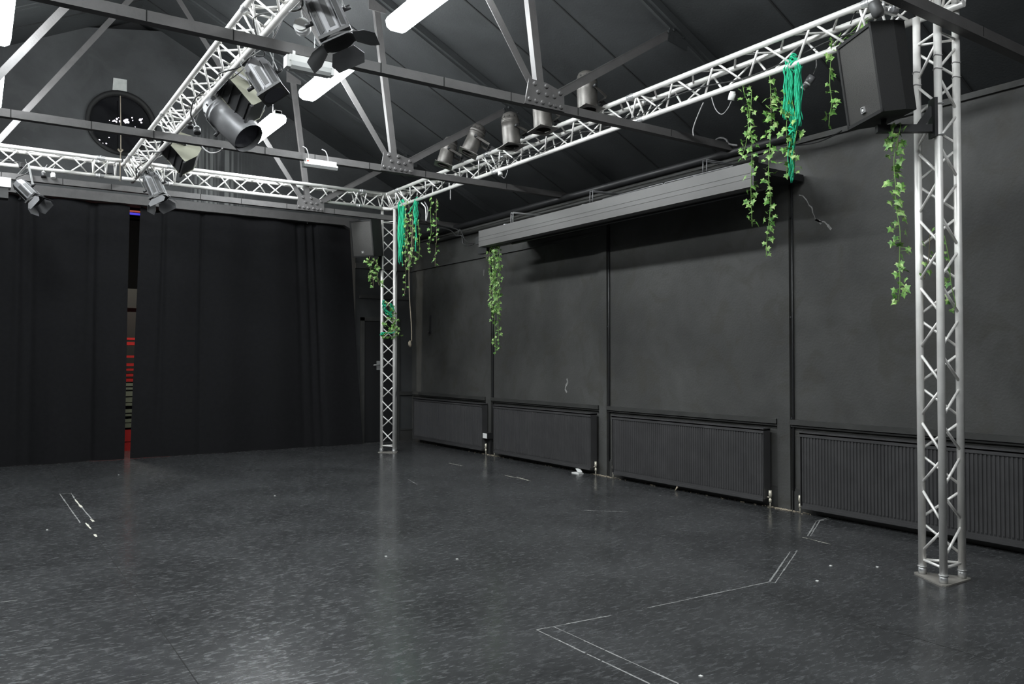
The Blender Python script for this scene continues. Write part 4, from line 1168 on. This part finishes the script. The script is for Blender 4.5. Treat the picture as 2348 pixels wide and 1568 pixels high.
ivy('thin ivy strand hanging just left of the near speaker', [R5([(1930,75),(1912,105),(1906,140),(1904,190),(1906,235),(1903,262),(1901,288)]), R5([(1990,40),(1965,58),(1945,80),(1925,100),(1912,118)])], seed=11, size=.05, step=.042)
ivy('ivy strand hanging from the near speaker bracket', [[V((5.112, 2.963, 3.06)), V((5.112, 2.94, 3.065)), V((5.112, 2.93, 3.02))]+R5([(2050,340),(2053,380),(2057,430),(2056,480),(2062,530),(2066,600),(2063,650),(2061,692)], 5.11), R5([(2040,330),(2050,322),(2056,305),(2058,316),(2056,345)], 5.11)], seed=14, size=.056, step=.023, spread=.062)
ivy('sparse ivy trailing inside the near column', [R5([(2133,525),(2130,570),(2125,600),(2118,640)], 5.44), R5([(2165,540),(2175,600),(2181,650),(2186,700),(2182,712)], 5.5)], seed=17, size=.04, step=.06)
F5 = lambda l, x=XT: [at(*q, 0, x) for q in l]
ivy('dense ivy curtain hanging beside the far column', [F5([(928,470),(930,520),(931,580),(929,640),(927,680)]), F5([(938,455),(940,500),(942,560),(940,610)]), F5([(946,470),(948,520),(946,570),(942,600)]), F5([(958,505),(962,540),(963,570),(960,595)]), F5([(935,500),(934,560),(937,600),(934,615)])], seed=20, size=.05, step=.05, spread=.06)
ivy('pair of ivy strands right of the far column raffia', [F5([(988,448),(987,490),(989,530),(985,560),(981,578)]), F5([(1001,455),(1000,500),(1001,545),(999,580),(998,612)])], seed=23, size=.05, step=.06)
ivy('dense ivy bunch hanging below the left end of the screen housing', [F5([(1122+dx,563),(1123+dx,620),(1126+dx*.8,680),(1132+dx*.5,720)], 6.06) for dx in (0, 6, 12, 18, 22)]+[F5([(1130,563),(1131,650),(1134,720),(1136,780),(1137,812)], 6.06), F5([(1140,640),(1142,720),(1143,770),(1141,800)], 6.06)], seed=26, size=.048, step=.042, spread=.055)
G5 = lambda l, y=11.5: [at(*q, 1, y) for q in l]
ivy('ivy bunch under the far speaker beside the far column', [G5([(848,588),(846,600),(850,620),(857,640),(856,660)]), G5([(858,592),(864,610),(866,640),(869,655)]), G5([(868,590),(862,615),(868,640),(873,655)]), G5([(843,595),(852,612),(845,630)])], seed=29, size=.055, step=.05, spread=.07)
ivy('ivy and raffia wound round the middle of the far column', [G5([(880,690),(892,700),(896,720),(885,740),(896,752),(906,735),(912,730)]), G5([(876,768),(884,762),(896,755),(905,748),(914,765),(910,770),(895,772),(880,774),(872,768)]), G5([(905,700),(900,730),(909,760)])], seed=32, size=.05, step=.028, spread=.05)

def raffia(label, bundles, r=.0042, seed=1, wig=.012, knots=()):
    rnd = random.Random(seed)
    t = thing('raffia_bundle', label, 'raffia', bundles[0][0][-1], 'green raffia bundles')
    for pts, n, wd in bundles:
        mb = MB()
        for k in range(n):
            o = V((rnd.uniform(-1,1), rnd.uniform(-1,1), 0))*wd; ln = rnd.uniform(.75, 1.0)
            P_ = smooth(pts, 4); m = max(3, int(len(P_)*ln))
            f = rnd.uniform(.6, 1.6); a = rnd.uniform(0, 6)
            Q = [p+o*min(1, .45+i*.12)+V((math.sin(i*f+a), math.cos(i*f*1.2+a), 0))*wig*rnd.uniform(.5,1) for i, p in enumerate(P_[:m])]
            mb.tube(Q, r*rnd.uniform(.7, 1.3), 5)
        mb.build('strands', M_net, t)
    for c, rr in knots:
        mb = MB()
        for k in range(4):
            mb.tube([c+V((rr*math.cos(a*PI/6+k), rr*math.sin(a*PI/6+k)*.8, .02*k-.02+.012*math.sin(a))) for a in range(13)], r*1.6, 5)
        mb.build('knot', M_net, t)
    return t
raffia('large bright green raffia bundle hung over the right truss near the speaker', [
    (R5([(1822,133),(1812,140),(1808,165),(1808,210),(1806,255),(1806,280)]), 15, .028), (R5([(1822,133),(1830,140),(1830,175),(1829,230),(1831,275),(1829,305)]), 15, .026),
    (R5([(1818,250),(1818,300),(1816,350),(1816,395),(1814,425)]), 9, .022), (R5([(1812,150),(1818,190),(1816,240),(1820,290)]), 8, .03)], r=.0048, seed=3, wig=.008, knots=[(at(1820,140,0,XT), .03), (at(1817,300,0,XT), .03)])
raffia('green raffia bundle hanging beside the top of the far column', [(F5([(924,458),(919,470),(919,510),(919,560),(920,595),(922,615)]), 14, .035), (F5([(926,458),(926,490),(925,540),(923,580)]), 10, .03)], r=.0065, seed=6, wig=.01)
raffia('thinner green raffia bundle looped on the truss right of the far column', [(F5([(956,452),(953,470),(953,500),(954,520)]), 9, .03), (F5([(955,500),(954,540),(954,570),(953,597)]), 3, .012), (F5([(950,462),(944,478),(938,488),(934,490)]), 2, .008)], r=.006, seed=9, wig=.01)
raffia('green raffia tangle wound round the far column legs', [(G5([(880,688),(878,700),(885,712),(893,724),(900,728)]), 6, .03), (G5([(896,696),(900,710),(892,722),(884,716)]), 5, .03), (G5([(873,768),(880,762),(892,764),(902,758)]), 8, .035)], r=.006, seed=12, wig=.02)

# hemp cord with a knot near the far corner, cord on the porthole
t = thing('hanging_cord', 'thin pale cord with a knotted end hanging by the far corner', 'cord', at(941, 795, 1, 11.6))
MB().tube(smooth([V((at(946,500,1,11.6).x, 11.6, 3.79)), at(945,540,1,11.6), at(943,570,1,11.6), at(938,600,1,11.6), at(939,680,1,11.6), at(943,740,1,11.6), at(944,782,1,11.6)]), .009, 7).build('cord', M_rope, t)
c = at(941, 789, 1, 11.6)
MB().tube([c+V((0,0,.055)), c+V((-.012,0,.03)), c+V((-.01,0,-.01)), c+V((.0,0,-.045))], [.012, .024, .028, .012], 10).build('knot', M_rope, t)
t = thing('hanging_cord', 'pale cord hanging down the middle of the round window', 'cord', at(276, 360, 1, 13.2))
MB().tube([at(276,220,1,13.22), at(277,290,1,13.2), at(277,345,1,13.2), at(276,365,1,13.2), at(275,415,1,13.2)], .008, 7).build('cord', M_rope, t)
MB().tube([at(271,342,1,13.19), at(276,349,1,13.17), at(281,343,1,13.19)], .016, 8).build('knot', M_rope, t)
